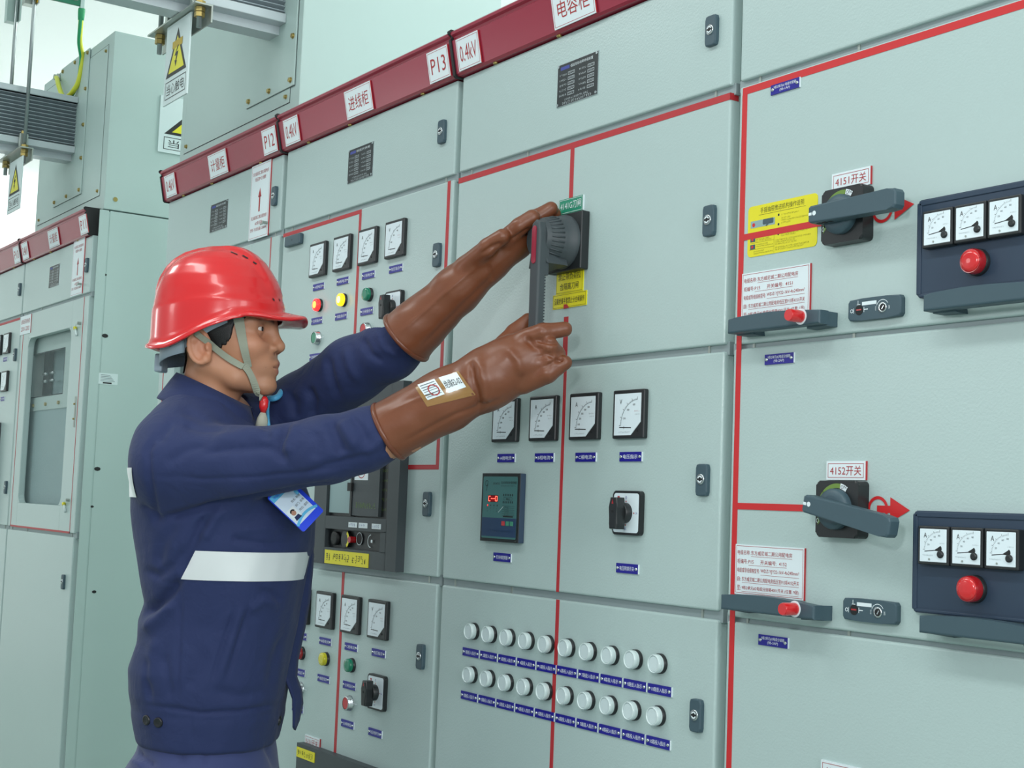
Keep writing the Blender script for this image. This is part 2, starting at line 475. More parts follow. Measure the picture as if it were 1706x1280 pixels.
def header(cab, u0, u1, signs):
    """crimson lintel; profile in (n, v)"""
    prof = [(-.028, 2.118), (.008, 2.118), (.0125, 2.122), (.0265, 2.187), (.022, 2.191), (.024, 2.195), (.030, 2.198), (.031, 2.203), (.027, 2.207), (-.028, 2.207)]
    b = MB(); V = [(u, v, n) for u in (u0+.004, u1-.004) for n, v in prof]; k = len(prof)
    b.add(V, [((i+1) % k, i, k+i, k+(i+1) % k) for i in range(k)] + [tuple(range(k)), tuple(range(k, 2*k))[::-1]], 'crimson')
    e = []
    for du in (u0, u1-.004):
        g = [(n+.003, v+(.003 if v > 2.16 else -.003)) for n, v in prof]
        V = [(u, v, n) for u in (du, du+.004) for n, v in g]
        b.add(V, [((i+1) % k, i, k+i, k+(i+1) % k) for i in range(k)] + [tuple(range(k)), tuple(range(k, 2*k))[::-1]], 'black_matte')
    h = b.build('header_panel', cab, label='crimson header panel')
    for q in (.16, .42, .82):
        g = MB(); uq = u0+(u1-u0)*q; g.tube([(uq, 2.1205, .001), (uq, 2.1150, .001)], .0052, 'brass', 8); g.build('header_bolt', h, label='small brass bolt head')
    for t, uc, w, tw in signs:
        s = MB(tilt_frame(uc, 2.1535)); s.box(-w/2, w/2, -.0315, .0315, 0, .0025, 'white_label')
        s.box(w/2, w/2+.001, -.0315, .0315, 0, .0022, 'tape_red')
        s.frame(-w/2+.003, -.0285, w/2-.003, .0285, .0008, .0027, 'red_ink')
        s.text(t, 0, 0, tw, .032, .0028, 'red_ink')
        s.build('header_sign', h, label='white sign with red text '+t if t.isascii() else None)
    return h
def name_plate(cab, u0, u1, v0, v1, title='低压开关柜'):
    b = MB(); b.box(u0, u1, v0, v1, 0, .0015, 'silver'); b.box(u0+.001, u1-.001, v0+.001, v1-.001, .001, .0018, 'nameplate_black')
    w, h = u1-u0, v1-v0; n = .0020
    b.text(title, u0+w*.60, v1-h*.11, w*.55, h*.07, n, 'white_label'); b.rect(u0+w*.08, v1-h*.15, u0+w*.30, v1-h*.07, n, 'blue_ink')
    for r in range(5):
        vv = v1-h*(.27+.12*r)
        for c in (0, 1):
            ua = u0+w*(.06+.48*c)
            b.scribble(ua, ua+w*.20, vv, h*.045, n, 'white_label', h*.055, r*7+c)
            b.frame(ua+w*.21, vv-h*.035, ua+w*.37, vv+h*.035, h*.008, n, 'white_label')
            b.scribble(ua+w*.23, ua+w*.36, vv, h*.03, n, 'white_label', h*.04, r*3+c+50)
    b.scribble(u0+w*.2, u0+w*.8, v0+h*.13, h*.05, n, 'white_label', h*.06, 91); b.scribble(u0+w*.14, u0+w*.88, v0+h*.055, h*.06, n, 'white_label', h*.07, 92)
    for cu in (u0+.004, u1-.004):
        for cv in (v0+.004, v1-.004): b.cyl((cu, cv), .0026, .0015, .0032, 'silver', 10)
    return b.build('name_plate', cab)
def red_sign(cab, u0, u1, v0, v1, t, name='sign'):
    b = MB(); b.box(u0, u1, v0, v1, 0, .0028, 'white_label'); b.box(u1, u1+.0012, v0, v1, 0, .0026, 'tape_red')
    b.frame(u0+.003, v0+.003, u1-.003, v1-.003, .0007, .003, 'red_ink')
    b.text(t, (u0+u1)/2, (v0+v1)/2, (u1-u0)*.80, (v1-v0)*.52, .0031, 'red_ink')
    return b.build(name, cab)
def direction_sign(cab, u0, u1, v0, v1, cabno):
    b = MB(); b.box(u0, u1, v0, v1, 0, .0028, 'white_label'); b.box(u1, u1+.0012, v0, v1, 0, .0026, 'tape_red')
    c = (u0+u1)/2; w = u1-u0; n = .0031
    b.frame(u0+.004, v0+.004, u1-.004, v1-.004, .0007, .003, 'red_ink')
    b.text('东方威尼城二期公用配电房', c, v1-.024, w*.80, .010, n, 'red_ink'); b.text('低压室%s计量柜' % cabno, c, v1-.039, w*.56, .010, n, 'red_ink')
    m = (v0+v1)/2
    b.rect(c-.004, m-.028, c+.004, m+.012, n, 'red_ink'); b.flat([(c-.010, m+.010), (c+.010, m+.010), (c, m+.034)], n, 'red_ink')
    b.text('东方威尼城二期公用配电房', c, v0+.056, w*.80, .010, n, 'red_ink'); b.text('#2变压器', c, v0+.041, w*.36, .009, n, 'red_ink')
    b.text('型号: 干式变压器 1250kVA', c, v0+.025, w*.82, .009, n, 'red_ink')
    return b.build('direction_sign', cab)
def carcass(cab, u0, u1, depth=.95, rails=(), window=False):
    b = MB()
    if not window: b.box(u0, u1, .10, 2.20, -depth, -.0255, 'paint_panel')
    else:      # hollow behind the glazed door
        b.box(u0, u1, .10, 2.20, -depth, -.130, 'paint_panel'); b.box(u0, u1, .10, 1.130, -.130, -.0255, 'paint_panel'); b.box(u0, u1, 1.900, 2.20, -.130, -.0255, 'paint_panel')
        b.box(u0, u0+.012, 1.130, 1.900, -.130, -.0255, 'paint_panel'); b.box(u1-.012, u1, 1.130, 1.900, -.130, -.0255, 'paint_panel')
    b.box(u0+.01, u1-.01, 0, .10, -depth+.02, -.05, 'gap_dark')
    o = b.build('body', cab)
    for va, vb in rails:
        r = MB(); r.box(u0+.004, u1-.004, va, vb, -.0260, -.007, 'galvanised')
        for q in (.06, .30, .94): r.box(u0+(u1-u0)*q-.002, u0+(u1-u0)*q+.002, va, vb, -.007, -.005, 'zinc')
        r.build('frame_rail', cab, label='bare galvanised rail between doors')
    return o
def tape(cab, rects, bright=False, n=.0006):
    for u0, v0, u1, v1 in rects:
        b = MB(); b.box(u0, u1, v0, v1, 0 if n > 0 else n, .0006, 'tape_red_bright' if bright else 'tape_red')
        b.build('red_tape', cab, label='strip of red vinyl tape')


# ------------------------------------------------------------------ P14, the capacitor cabinet under the worker's hands
cab = thing('switchgear_cabinet', 'grey capacitor cabinet with two rows of white lamps and the black lever the worker grips', 'cabinet', (-.39, .45, 0), 'switchgear cabinets in one row')
U0, U1 = -.784, 0.0
carcass(cab, -.793, .009, rails=((1.103, 1.125), (1.505, 1.525), (1.908, 1.926)))
header(cab, -.793, .009, (('0.4kV', -.732, .080, .060), ('电容柜', -.388, .122, .092), ('P14', -.052, .080, .054)))
d1 = add_door(cab, U0, U1, 1.923, 2.116); door_lock(d1, -.042, 2.018)
d2 = add_door(cab, U0, U1, 1.521, 1.912); door_lock(d2, -.036, 1.715)
d3 = add_door(cab, U0, U1, 1.120, 1.510); door_lock(d3, -.036, 1.315)
d4 = add_door(cab, U0, U1, .16, 1.107); door_lock(d4, -.036, .962)
name_plate(cab, -.456, -.336, 1.983, 2.061, '低压无功功率补偿装置')
TU = -.4045
tape(cab, [(U0, 1.8995, U1+.001, 1.9105), (TU-.0055, 1.81, TU+.0055, 1.8995), (TU-.008, 1.521, TU+.005, 1.599), (TU-.003, 1.12, TU+.005, 1.510),
           (TU-.002, .98, TU+.0075, 1.107), (TU-.0045, .16, TU+.005, .981)])
tape(cab, [(U1, 1.8995, U1+.0007, 1.9105)], n=-.017)
for u, k, t, l in ((-.576, 'A', 'A相电流', 'ammeter'), (-.4555, 'A', 'B相电流', 'ammeter'), (-.335, 'A', 'C相电流', 'ammeter'), (-.214, 'V', '电压指示', 'voltmeter')):
    place_meter(cab, u, 1.421, k, 'square black-framed '+l); blue_plate(cab, u, 1.352, t)
# reactive power controller
cu, cv = -.573, 1.261
b = MB(); b.box(cu-.062, cu+.062, cv-.0625, cv+.0625, 0, .013, 'ctrl_side', .0015)
b.box(cu-.062, cu+.062, cv-.0625, cv+.0625, .0115, .0133, 'black_plastic', .0005)
ctl = b.build('power_factor_controller', cab, label='teal and blue controller with red digits')
n = .0136
b = MB(); b.prism(rrect(.112, .113, .003, c=(cu-.001, cv)), .0120, n, 'ctrl_teal'); n += .0002
b.rect(cu-.057, cv-.053, cu+.055, cv-.019, n, 'ctrl_blue')
b.text('JKWDS', cu-.013, cv+.043, .022, .0052, n, 'black_ink'); b.text('无功功率自动补偿控制器', cu+.027, cv+.0455, .050, .005, n, 'black_ink'); b.scribble(cu+.002, cu+.052, cv+.0395, .0025, n, 'black_ink', .003, 8)
b.arc((cu-.045, cv+.044), .005, .0012, 30, 330, n, 'black_ink'); b.line((cu-.041, cv+.046), (cu-.046, cv+.030), .0012, n, 'black_ink')
for r_, vv in ((0, .023), (1, .010)):
    for k in range(6): b.rect(cu+.010+.0058*k, cv+vv-.002, cu+.0125+.0058*k, cv+vv+.002, n, 'black_ink')
b.frame(cu+.012, cv+.0135, cu+.040, cv+.019, .0005, n, 'black_ink'); b.text('输出', cu+.026, cv+.0162, .012, .0035, n, 'black_ink')
for k in range(4): b.rect(cu-.041+.0105*k, cv+.002, cu-.0385+.0105*k, cv+.005, n, 'black_ink' if k else 'led_red'); b.scribble(cu-.0412+.0105*k, cu-.0380+.0105*k, cv-.002, .003, n, 'black_ink', .003, k); b.scribble(cu-.0412+.0105*k, cu-.0380+.0105*k, cv-.007, .003, n, 'black_ink', .003, k+9)
for k in range(6): b.line((cu+.008, cv+.003-.0034*k), (cu+.048, cv+.003-.0034*k), .0004, n, 'black_ink'); b.scribble(cu+.016, cu+.030, cv+.0012-.0034*k, .0022, n, 'black_ink', .0028, k+20)
b.rect(cu+.012, cv-.0172, cu+.044, cv-.0148, n, 'black_ink')
b.scribble(cu-.032, cu+.048, cv-.043, .0042, n, 'ctrl_teal', .0058, 30)
b.line((cu-.004, cv-.009), (cu+.012, cv+.002), .0010, n+.0001, 'clear_rim')
for k, m_ in enumerate(('button_red', 'button_green', 'button_green')): b.box(cu+.009+.0135*k, cu+.019+.0135*k, cv-.0325, cv-.0245, n, n+.001, m_, .0003, 1)
b.build('face_plate', ctl)
b = MB(); b.rect(cu-.0385, cv+.0095, cu-.0065, cv+.0225, n+.0002, 'black_matte')
b.rect(cu-.0375, cv+.0105, cu-.0075, cv+.0215, n+.0003, 'lens_red_dark')
def digit(b, u, v, segs, w=.0058, h=.0085, t=.0014):
    q = {'a': (0, h/2, 1), 'd': (0, -h/2, 1), 'g': (0, 0, 1), 'f': (-w/2, h/4, 0), 'e': (-w/2, -h/4, 0), 'b': (w/2, h/4, 0), 'c': (w/2, -h/4, 0)}
    for s in segs:
        x, y, hz = q[s]
        a, c = (w/2, t/2) if hz else (t/2, h/4)
        b.rect(u+x-a, v+y-c, u+x+a, v+y+c, n+.0005, 'led_hot')
for i, s in enumerate(('adef', 'g', 'g', 'abcdef')): digit(b, cu-.0335+.0075*i, cv+.016, s)
b.build('digit_display', ctl, label='lit red digits reading C--0')
blue_plate(cab, -.5765, 1.1705, '无功补偿控制器')
# voltage selector switches (P14 and both doors of P13)
def selector(cab, u, v, label, s=1.0):
    k = 'selector'
    if k not in PROTO:
        b = MB(); b.prism(rrect(.0715, .0715, .007), 0, .0085, 'black_plastic', .0012)
        b.prism(rrect(.0635, .0635, .005), .008, .0091, 'white_dial')
        n = .0094
        b.text('0', 0, .0245, .0035, .005, n, 'blue_ink'); b.disc((0, .0185), .0014, n, 'tape_red', 8)
        b.text('CA', .0265, 0, .0055, .0035, n, 'blue_ink'); b.disc((.0205, 0), .0014, n, 'tape_red', 8)
        b.text('BC', 0, -.0255, .0055, .0035, n, 'blue_ink'); b.disc((0, -.0195), .0014, n, 'tape_red', 8); b.text('AB', -.0265, 0, .0055, .0035, n, 'blue_ink')
        b.rect(-.0225, .020, -.0165, .027, n, 'red_ink'); b.rect(-.0205, .021, -.0190, .0245, n+.0001, 'white_dial')
        o = b.build('selector_switch', cab, (u, v, 0), label)
        g = MB(); g.lathe((0, 0), [(.0165, .0088), (.0165, .019), (.0150, .021)], 'black_plastic', 28)
        P = [(-.0085, -.0265), (.0085, -.0265), (.0100, -.018), (.0095, .008), (.0075, .0245), (-.0075, .0245), (-.0095, .008), (-.0100, -.018)]
        g.prism(P, .019, .037, 'black_plastic', .003); g.flat([(-.0022, .014), (.0022, .014), (0, .022)], .0373, 'tape_red')
        g.cyl((0, .002), .0024, .0365, .0375, 'black_matte', 12)
        g.build('knob', o, (u, v, 0)); PROTO[k] = o; return o
    return dup(PROTO[k], cab, (u, v, 0), label)
selector(cab, -.2125, 1.2605, 'voltage selector switch with black knob')
blue_plate(cab, -.2140, 1.1710, '电压转换开关', .056)
for r_, (vl, vp) in enumerate(((1.0290, .9885), (.9490, .9080))):
    for k in range(10):
        u = -.6690+.06044*k
        place_lamp(cab, -.6600+.0594*k, vl, 'white', 'white indicator lamp')
        blue_plate(cab, u, vp, '%d路投入指示' % (k+1), .0560, .0150)
# isolator: plate, ribbed hub, hanging lever
HU, HV = -.396, 1.727
b = MB(); b.box(HU-.049, HU+.049, HV-.051, HV+.051, 0, .018, 'black_plastic', .002)
b.text('ON', HU, HV+.0475, .010, .004, .0184, 'grey_ink')
iso = b.build('isolator_switch', cab, label='black isolator switch with hanging lever')
b = MB(); b.lathe((HU, HV), [(.0475, .0175), (.0475, .0265), (.0440, .029), (.0432, .041), (.0405, .048), (.0345, .070), (.0310, .076)], 'dark_grey_plastic', 48)
for k in range(30):
    a = 2*PI*k/30
    p0 = Vector((HU+.0415*math.cos(a), HV+.0415*math.sin(a), .046)); p1 = Vector((HU+.0350*math.cos(a), HV+.0350*math.sin(a), .068))
    b.tube([p0, p1], .0016, 'dark_grey_plastic', 6)
b.prism([(HU-.020, HV-.020), (HU+.020, HV-.020), (HU+.030, HV-.046), (HU-.026, HV-.050)], .030, .074, 'dark_grey_plastic', .002)
b.build('hub', iso)
LU = HU+.014
b = MB()
P = [(LU-.0125, 1.530), (LU+.0125, 1.530), (LU+.0135, 1.735), (LU+.010, 1.751), (LU, 1.756), (LU-.010, 1.751), (LU-.0135, 1.735)]
b.prism(P, .076, .090, 'dark_grey_plastic', .0035, 3)
b.prism([(LU-.012, 1.66), (LU+.012, 1.66), (LU+.013, 1.735), (LU-.013, 1.735)], .068, .078, 'dark_grey_plastic', .002)
for k in range(24): b.box(LU-.010, LU+.010, 1.535+.0052*k, 1.5380+.0052*k, .0715, .0765, 'dark_grey_plastic')
lever = b.build('lever', iso)
b = MB(); b.prism(rrect(.011, .066, .0054, 6, (LU-.001, 1.712)), .0895, .0920, 'crimson', .001)
b.build('release_button', iso, label='dark red release button')
b = MB(); b.box(-.436, -.366, 1.783, 1.810, 0, .0025, 'green_label'); b.box(-.366, -.3645, 1.783, 1.810, 0, .0025, 'white_label')
b.frame(-.4345, 1.7845, -.3675, 1.8085, .0006, .0028, 'white_ink'); b.text('4141G刀闸', -.401, 1.7975, .060, .0145, .0029, 'white_ink'); b.build('name_label', cab, label='green label')
b = MB(); b.box(-.4370, -.3585, 1.6405, 1.6810, 0, .002, 'yellow_label'); b.frame(-.4355, 1.642, -.360, 1.6795, .0005, .0022, 'black_ink')
b.text('禁止带负荷拉', -.398, 1.670, .066, .0125, .0024, 'black_ink'); b.text('合隔离刀闸', -.398, 1.6525, .054, .0125, .0024, 'black_ink'); b.build('warning_label', cab, label='yellow warning label')
b = MB(); b.box(-.4455, -.3475, 1.6145, 1.6400, 0, .002, 'yellow_label'); b.frame(-.444, 1.616, -.349, 1.6385, .0005, .0022, 'black_ink')
b.text('没戴绝缘手套禁止分合闸操作', -.3965, 1.6275, .088, .0115, .0024, 'black_ink'); b.flat([(-.412, 1.613), (-.396, 1.614), (-.402, 1.6205), (-.412, 1.621)], .0026, 'tape_red'); b.build('warning_label', cab, label='yellow warning label')

# ------------------------------------------------------------------ P13, the incoming cabinet
cab = thing('switchgear_cabinet', 'grey incoming cabinet with lit red and yellow lamps, behind the worker\'s arms', 'cabinet', (-1.2, .45, 0), 'switchgear cabinets in one row')
U0, U1 = -1.595, -.8045
carcass(cab, -1.606, -.793, rails=((1.103, 1.125), (1.908, 1.926)))
header(cab, -1.606, -.793, (('0.4kV', -1.531, .080, .060), ('进线柜', -1.188, .122, .092), ('P13', -.845, .080, .056)))
d1 = add_door(cab, U0, U1, 1.923, 2.116); door_lock(d1, -.851, 2.018)
d2 = add_door(cab, U0, U1, 1.120, 1.912); door_lock(d2, -.850, 1.764); door_lock(d2, -.847, 1.262)
d3 = add_door(cab, U0, U1, .16, 1.107); door_lock(d3, -.847, .962)
name_plate(cab, -1.264, -1.146, 1.979, 2.057)
tape(cab, [(U0, 1.9015, -1.190, 1.9105), (-1.2005, 1.517, -1.1895, 1.9015), (-.8255, 1.331, -.8145, 1.9115), (-.935, 1.331, -.8255, 1.3405), (-1.2005, .70, -1.1895, 1.107)])
b = MB(); b.box(-1.563, -1.480, 1.871, 1.897, 0, .012, 'slate_plastic', .003); b.disc((-1.52, 1.884), .002, .0122, 'black_matte', 8); b.build('blank_box', cab, label='small dark plastic box')
for u, k, t, l in ((-1.384, 'A', 'A相电流', 'ammeter'), (-1.263, 'A', 'B相电流', 'ammeter'), (-1.142, 'A', 'C相电流', 'ammeter'), (-1.021, 'V', '电压指示', 'voltmeter')):
    place_meter(cab, u, 1.820, k, 'square black-framed '+l); blue_plate(cab, u, 1.7565, t)
    place_meter(cab, u, 1.0195, k, 'square black-framed '+l); blue_plate(cab, u, .9505, t)
for u, s1, s2, t in ((-1.384, 'glow_red', 'red', '合闸指示'), (-1.263, 'glow_yellow', 'yellow', '储能指示'), (-1.142, 'green', 'green', '分闸指示')):
    l1 = {'glow_red': 'lit red indicator lamp', 'glow_yellow': 'lit yellow indicator lamp', 'green': 'green indicator lamp'}[s1]
    place_lamp(cab, u+.0100, 1.712, s1, l1); blue_plate(cab, u, 1.6765, t)
    place_lamp(cab, u+.0080, .913, s2, s2+' indicator lamp'); blue_plate(cab, u, .869, t)
for v0, dv in ((1.636, 1.592), (.834, .788)):
    place_button(cab, -1.375, v0-.001, 'green', 'green push button in silver ring'); blue_plate(cab, -1.384, dv, '合闸按钮')
    place_button(cab, -1.136, v0-.001, 'red', 'red push button in silver ring'); blue_plate(cab, -1.142, dv, '分闸按钮')
selector(cab, -1.016, 1.672, 'voltage selector switch with black knob'); selector(cab, -1.014, .8715, 'voltage selector switch with black knob')
blue_plate(cab, -1.020, .788, '电压转换开关', .056); blue_plate(cab, -1.020, 1.592, '电压转换开关', .056)
def breaker(cab, u0, u1, v0, v1, label):
    b = MB()   # raised surround with a window and a slot
    w0, w1, k0, k1 = u0+.060, u1-.045, v0+.105, v1-.060
    s0, s1, q0, q1 = u0+.062, u1-.068, v0+.036, v0+.078
    for a in ((u0, w0, v0, v1), (w1, u1, v0, v1), (w0, w1, k1, v1), (w0, w1, q1, k0), (w0, w1, v0, q0), (w0, s0, q0, q1), (s1, w1, q0, q1)):
        b.box(a[0]-.0005, a[1]+.0005, a[2]-.0005, a[3]+.0005, 0, .020, 'dark_grey_plastic')
    b.box(u0+.008, u1-.008, v0+.008, v1-.008, -.02, .002, 'black_matte')
    o = b.build('air_circuit_breaker', cab, label=label)
    p = MB(); p.box(w0, w1, k0, k1, .002, .010, 'black_plastic')
    p.box(w0+.004, w0+.105, k0+.008, k1-.03, .010, .014, 'inner_grey'); p.box(w0+.110, w0+.118, k0+.002, k1-.02, .010, .020, 'black_plastic'); p.box(w0+.104, w0+.122, k0+.056, k0+.074, .018, .024, 'black_matte')
    p.box(w0+.118, w0+.235, k0+.004, k1-.06, .010, .018, 'dark_grey_plastic')
    p.rect(w0+.125, k0+.08, w0+.185, k0+.125, .0183, 'white_label'); p.arc((w0+.155, k0+.1025), .018, .002, 0, 360, .0185, 'red_ink'); p.text('QC 合格', w0+.155, k0+.1025, .026, .008, .0185, 'red_ink')
    p.scribble(w0+.135, w0+.228, k0+.026, .012, .0183, 'olive_green', .010, 12)
    for r_ in range(9): p.scribble(w1-.050, w1-.008, k0+.02+.020*r_, .006, .0105, 'olive_green', .008, 40+r_); p.rect(w1-.014, k0+.017+.020*r_, w1-.004, k0+.023+.020*r_, .0106, 'white_label')
    p.build('breaker_unit', o)
    c = MB(); c.box(s0, s1, q0, q1, .002, .007, 'black_plastic')
    c.lathe((s0+.035, (q0+q1)/2), [(.015, .007), (.015, .016), (.010, .016)], 'black_matte', 20); c.lathe((s0+.085, (q0+q1)/2), [(.018, .007), (.018, .015)], 'black_plastic', 20)
    c.arc((s0+.085, (q0+q1)/2), .0165, .007, -60, 60, .0153, 'yellow_label', 12); c.lathe((s0+.118, (q0+q1)/2), [(.007, .007), (.007, .022)], 'lens_red_dark', 14)
    c.lathe((s0+.142, (q0+q1)/2+.003), [(.012, .007), (.012, .010)], 'black_matte', 20); c.arc((s0+.142, (q0+q1)/2+.003), .013, .0012, 0, 360, .0104, 'white_label')
    c.arc((s0+.193, (q0+q1)/2), .013, .0016, 90, 270, .0104, 'white_label'); c.rect(s0+.193, (q0+q1)/2-.003, s0+.200, (q0+q1)/2+.003, .0104, 'white_label')
    c.lathe((s1-.006, (q0+q1)/2+.004), [(.006, .007), (.006, .012)], 'white_label', 14)
    c.build('racking_slot', o)
    y = MB(); y.box(u0+.068, u1-.113, v0+.0015, v0+.031, .020, .0215, 'yellow_label'); y.scribble(u0+.074, u0+.100, v0+.016, .016, .0218, 'black_ink', .014, 1); y.scribble(u0+.108, u0+.186, v0+.016, .016, .0218, 'black_ink', .013, 2); y.scribble(u0+.196, u1-.118, v0+.016, .016, .0218, 'black_ink', .013, 3)
    y.build('warning_label', o, label='yellow warning label')
    for a0 in (.172, .218, .276):
        y = MB(); y.box(u0+a0, u0+a0+.038, v0+.0835, v0+.0945, .020, .0212, 'white_label'); y.scribble(u0+a0+.003, u0+a0+.036, v0+.089, .006, .0214, 'blue_ink', .0075, int(a0*999)); y.build('tag', o)
breaker(cab, -1.315, -.9345, 1.1225, 1.512, 'black air circuit breaker in a raised surround')
breaker(cab, -1.340, -.980, .33, .7195, 'black air circuit breaker in a raised surround')
red_sign(cab, -1.338, -1.265, .712, .7375, '5131开关')
b = MB(); b.box(-1.338, -1.250, .690, .7115, .020, .0215, 'yellow_label'); b.scribble(-1.333, -1.252, .700, .012, .0218, 'black_ink', .011, 4); b.build('warning_label', cab, label='yellow warning label')

# ------------------------------------------------------------------ P15, the drawer cabinet at the right
cab = thing('switchgear_cabinet', 'grey drawer cabinet at the right edge with slate pull handles and navy meter panels', 'cabinet', (.42, .45, 0), 'switchgear cabinets in one row')
U0, U1 = .0205, .811
carcass(cab, .010, .821, rails=((1.505, 1.521), (1.104, 1.119), (.700, .716), (1.908, 1.926)))
header(cab, .010, .821, (('0.4kV', .085, .080, .060), ('馈线柜', .425, .122, .092), ('P15', .765, .080, .056)))
d1 = add_door(cab, U0, U1, 1.923, 2.116); door_lock(d1, .770, 2.018)
tape(cab, [(.028, 1.8995, U1, 1.9105), (.0275, .31, .038, 1.8995)], True)
def tri_arrow(b, u, v, lower_only):
    b.line((.304, v+.0005), (.327, v+.0005), .0095, .0007, 'tape_red_bright')
    b.arc((.3055, v), .0155, .0042, 0, 360, .0008, 'tape_red_bright', 32)
    b.flat([(.3265, v-.0165), (.3590, v), (.3265, v+.0165)], .0009, 'tape_red_bright')
PULL = {}
def drawer(k, v1, v0, num, bno, tilt, rest=True, floor_no='1层'):
    """one withdrawable unit; everything is placed from its top edge"""
    b = MB(); b.box(U0, U1, v0, v1, -.023, 0, 'paint_grey', .0035, 3)
    dr = b.build('drawer', cab)
    blue_plate(cab, .1185, v1-.0205, '9栋2单元#%d电缆分接箱' % bno, .058, .0150, dr, '(9B-%dAP)' % bno)
    red_sign(dr, .215, .285, v1-.1945, v1-.1690, num+'开关', 'number_sign')
    if not rest: return dr
    vm = v1-.2345                                 # switch level
    b = MB(); b.box(.038, .238, vm-.0045, vm+.0050, 0, .0011, 'tape_red_bright'); tri_arrow(b, 0, vm+.0015, tilt == 0); b.build('red_arrow', dr, label='red tape ending in a ring and arrow')
    pc = (.2520, vm)
    b = MB(); b.prism(rrect(.0750, .0765, .006, c=pc), 0, .0215, 'black_plastic', .003)
    b.arc(pc, .0315, .006, 75, 205, .0218, 'olive_green', 24); b.flat([(pc[0]-.0335, pc[1]-.006), (pc[0]-.0335, pc[1]-.022), (pc[0]-.027, pc[1]-.015)], .0218, 'olive_green')
    b.arc(pc, .0318, .0072, 56, 78, .0220, 'white_label', 8); b.text('ON', pc[0]+.0125, pc[1]+.0297, .010, .0048, .0222, 'black_ink')
    b.text('O', pc[0]-.0335, pc[1]-.016, .0045, .0065, .0220, 'white_label'); b.text('TRIP', pc[0]-.0225, pc[1]+.0222, .007, .003, .0222, 'black_ink')
    b.build('switch_plate', dr)
    b = MB(); b.lathe(pc, [(.0275, .0210), (.0275, .0290), (.0255, .0325), (.018, .0335)], 'slate_plastic', 40); b.build('switch_hub', dr)
    b = MB(Matrix.Translation((pc[0], pc[1], 0)) @ Matrix.Rotation(math.radians(tilt), 4, 'Z'))
    P = [(-.034, -.0095), (-.030, -.012), (.105, -.0135), (.116, -.0125), (.119, -.008), (.119, .009), (.116, .0135), (.105, .0145), (-.030, .0125), (-.034, .010)]
    b.prism(P, .034, .052, 'slate_plastic', .003, 3); b.box(-.018, .045, -.009, .009, .031, .036, 'slate_plastic', .002)
    for q in (-.020, -.010, 0): b.box(q-.003, q+.003, -.0128, -.0118, .040, .046, 'black_matte')
    b.disc((-.0220, .001), .0034, .0523, 'white_label', 12); b.rect(-.032, -.0015, -.0265, .0025, .0523, 'white_label')
    b.build('switch_lever', dr)
    # instrument panel on the right
    p0, p1, q0, q1 = .373, .640, v1-.3615, v1-.2330
    b = MB(); b.prism(rrect(p1-p0, q1-q0, .006, c=((p0+p1)/2, (q0+q1)/2)), 0, .011, 'navy_panel', .003)
    b.prism(rrect(p1-p0-.014, q1-q0-.014, .003, c=((p0+p1)/2, (q0+q1)/2)), .0112, .0065, 'navy_panel')
    b.box(p0+.001, p0+.008, q0+.004, q1-.004, .004, .0125, 'navy_panel', .001); b.box(p0+.004, p1-.004, q1-.008, q1-.001, .004, .0125, 'navy_panel', .001)
    b.box(p0+.004, p1-.004, q0+.001, q0+.005, .004, .0122, 'navy_panel', .001)
    pan = b.build('instrument_panel', dr)
    for j in range(3):
        uc = .4145+.0500*j
        if 'S' not in PROTO:
            mb, md = small_meter(); mo = mb.build('panel_meter', cab, (uc, v1-.2760, .0105), 'small square ammeter'); md.build('dial', mo, (uc, v1-.2760, .0105)); PROTO['S'] = mo
        else: dup(PROTO['S'], cab, (uc, v1-.2760, .0105), 'small square ammeter')
    if 'bigred' not in PROTO:
        b = MB(); b.lathe((0, 0), [(.0172, 0), (.0172, .006), (.0165, .007)], 'black_plastic', 28)
        d = MB(); d.lathe((0, 0), [(.0158, .006), (.0162, .008), (.0160, .0155), (.0150, .018)], 'lens_red_dark', 32); d.lathe((0, 0), [(.0142, .0176), (.0136, .0196), (.009, .0206), (.003, .0210)], 'lens_red', 32)
        o = b.build('indicator_lamp', cab, (.4700, v1-.3260, .0105), 'large red indicator lamp'); d.build('lens', o, (.4700, v1-.3260, .0105)); PROTO['bigred'] = o
    else: dup(PROTO['bigred'], cab, (.4700, v1-.3260, .0105), 'large red indicator lamp')
    # cable card
    b = MB(); c0, c1, e0, e1 = .0385, .1765, v1-.3625, v1-.2900
    b.box(c0, c1, e0, e1, 0, .0026, 'white_label'); b.box(c1, c1+.0012, e0, e1, 0, .0024, 'tape_red'); b.frame(c0+.002, e0+.002, c1-.002, e1-.002, .0006, .0028, 'red_ink')
    rows = (('电缆名称:', '东方威尼城二期公用配电房', .86), ('柜编号:', 'P15      开关编号:  %s' % num, .78), ('电缆或导线规格型号:', 'WDZ-YJY22-1kV-4x240mm²', .97),
            ('自:', '东方威尼城二期公用配电房低压室P15柜%s开关' % num, .97), ('至:', '9栋2单元#%d电缆分接箱4001开关 (位置: %s)' % (bno, floor_no), .97))
    for r_, (a, t, fr) in enumerate(rows):
        vv = e1-.0115-.0128*r_; wa = .0052*len(a) if r_ < 2 else (.046 if r_ == 2 else .008); w = (c1-c0-.010)
        b.text(a, c0+.005+wa/2, vv, wa, .0068, .0029, 'red_ink'); ua, ub = c0+.007+wa, c0+.005+w*fr
        b.text(t, (ua+ub)/2, vv, ub-ua, .0064, .0029, 'red_ink'); b.line((ua, vv-.0052), (ub, vv-.0052), .0004, .0029, 'red_ink')
    b.build('cable_card', dr, label='white card with red writing')
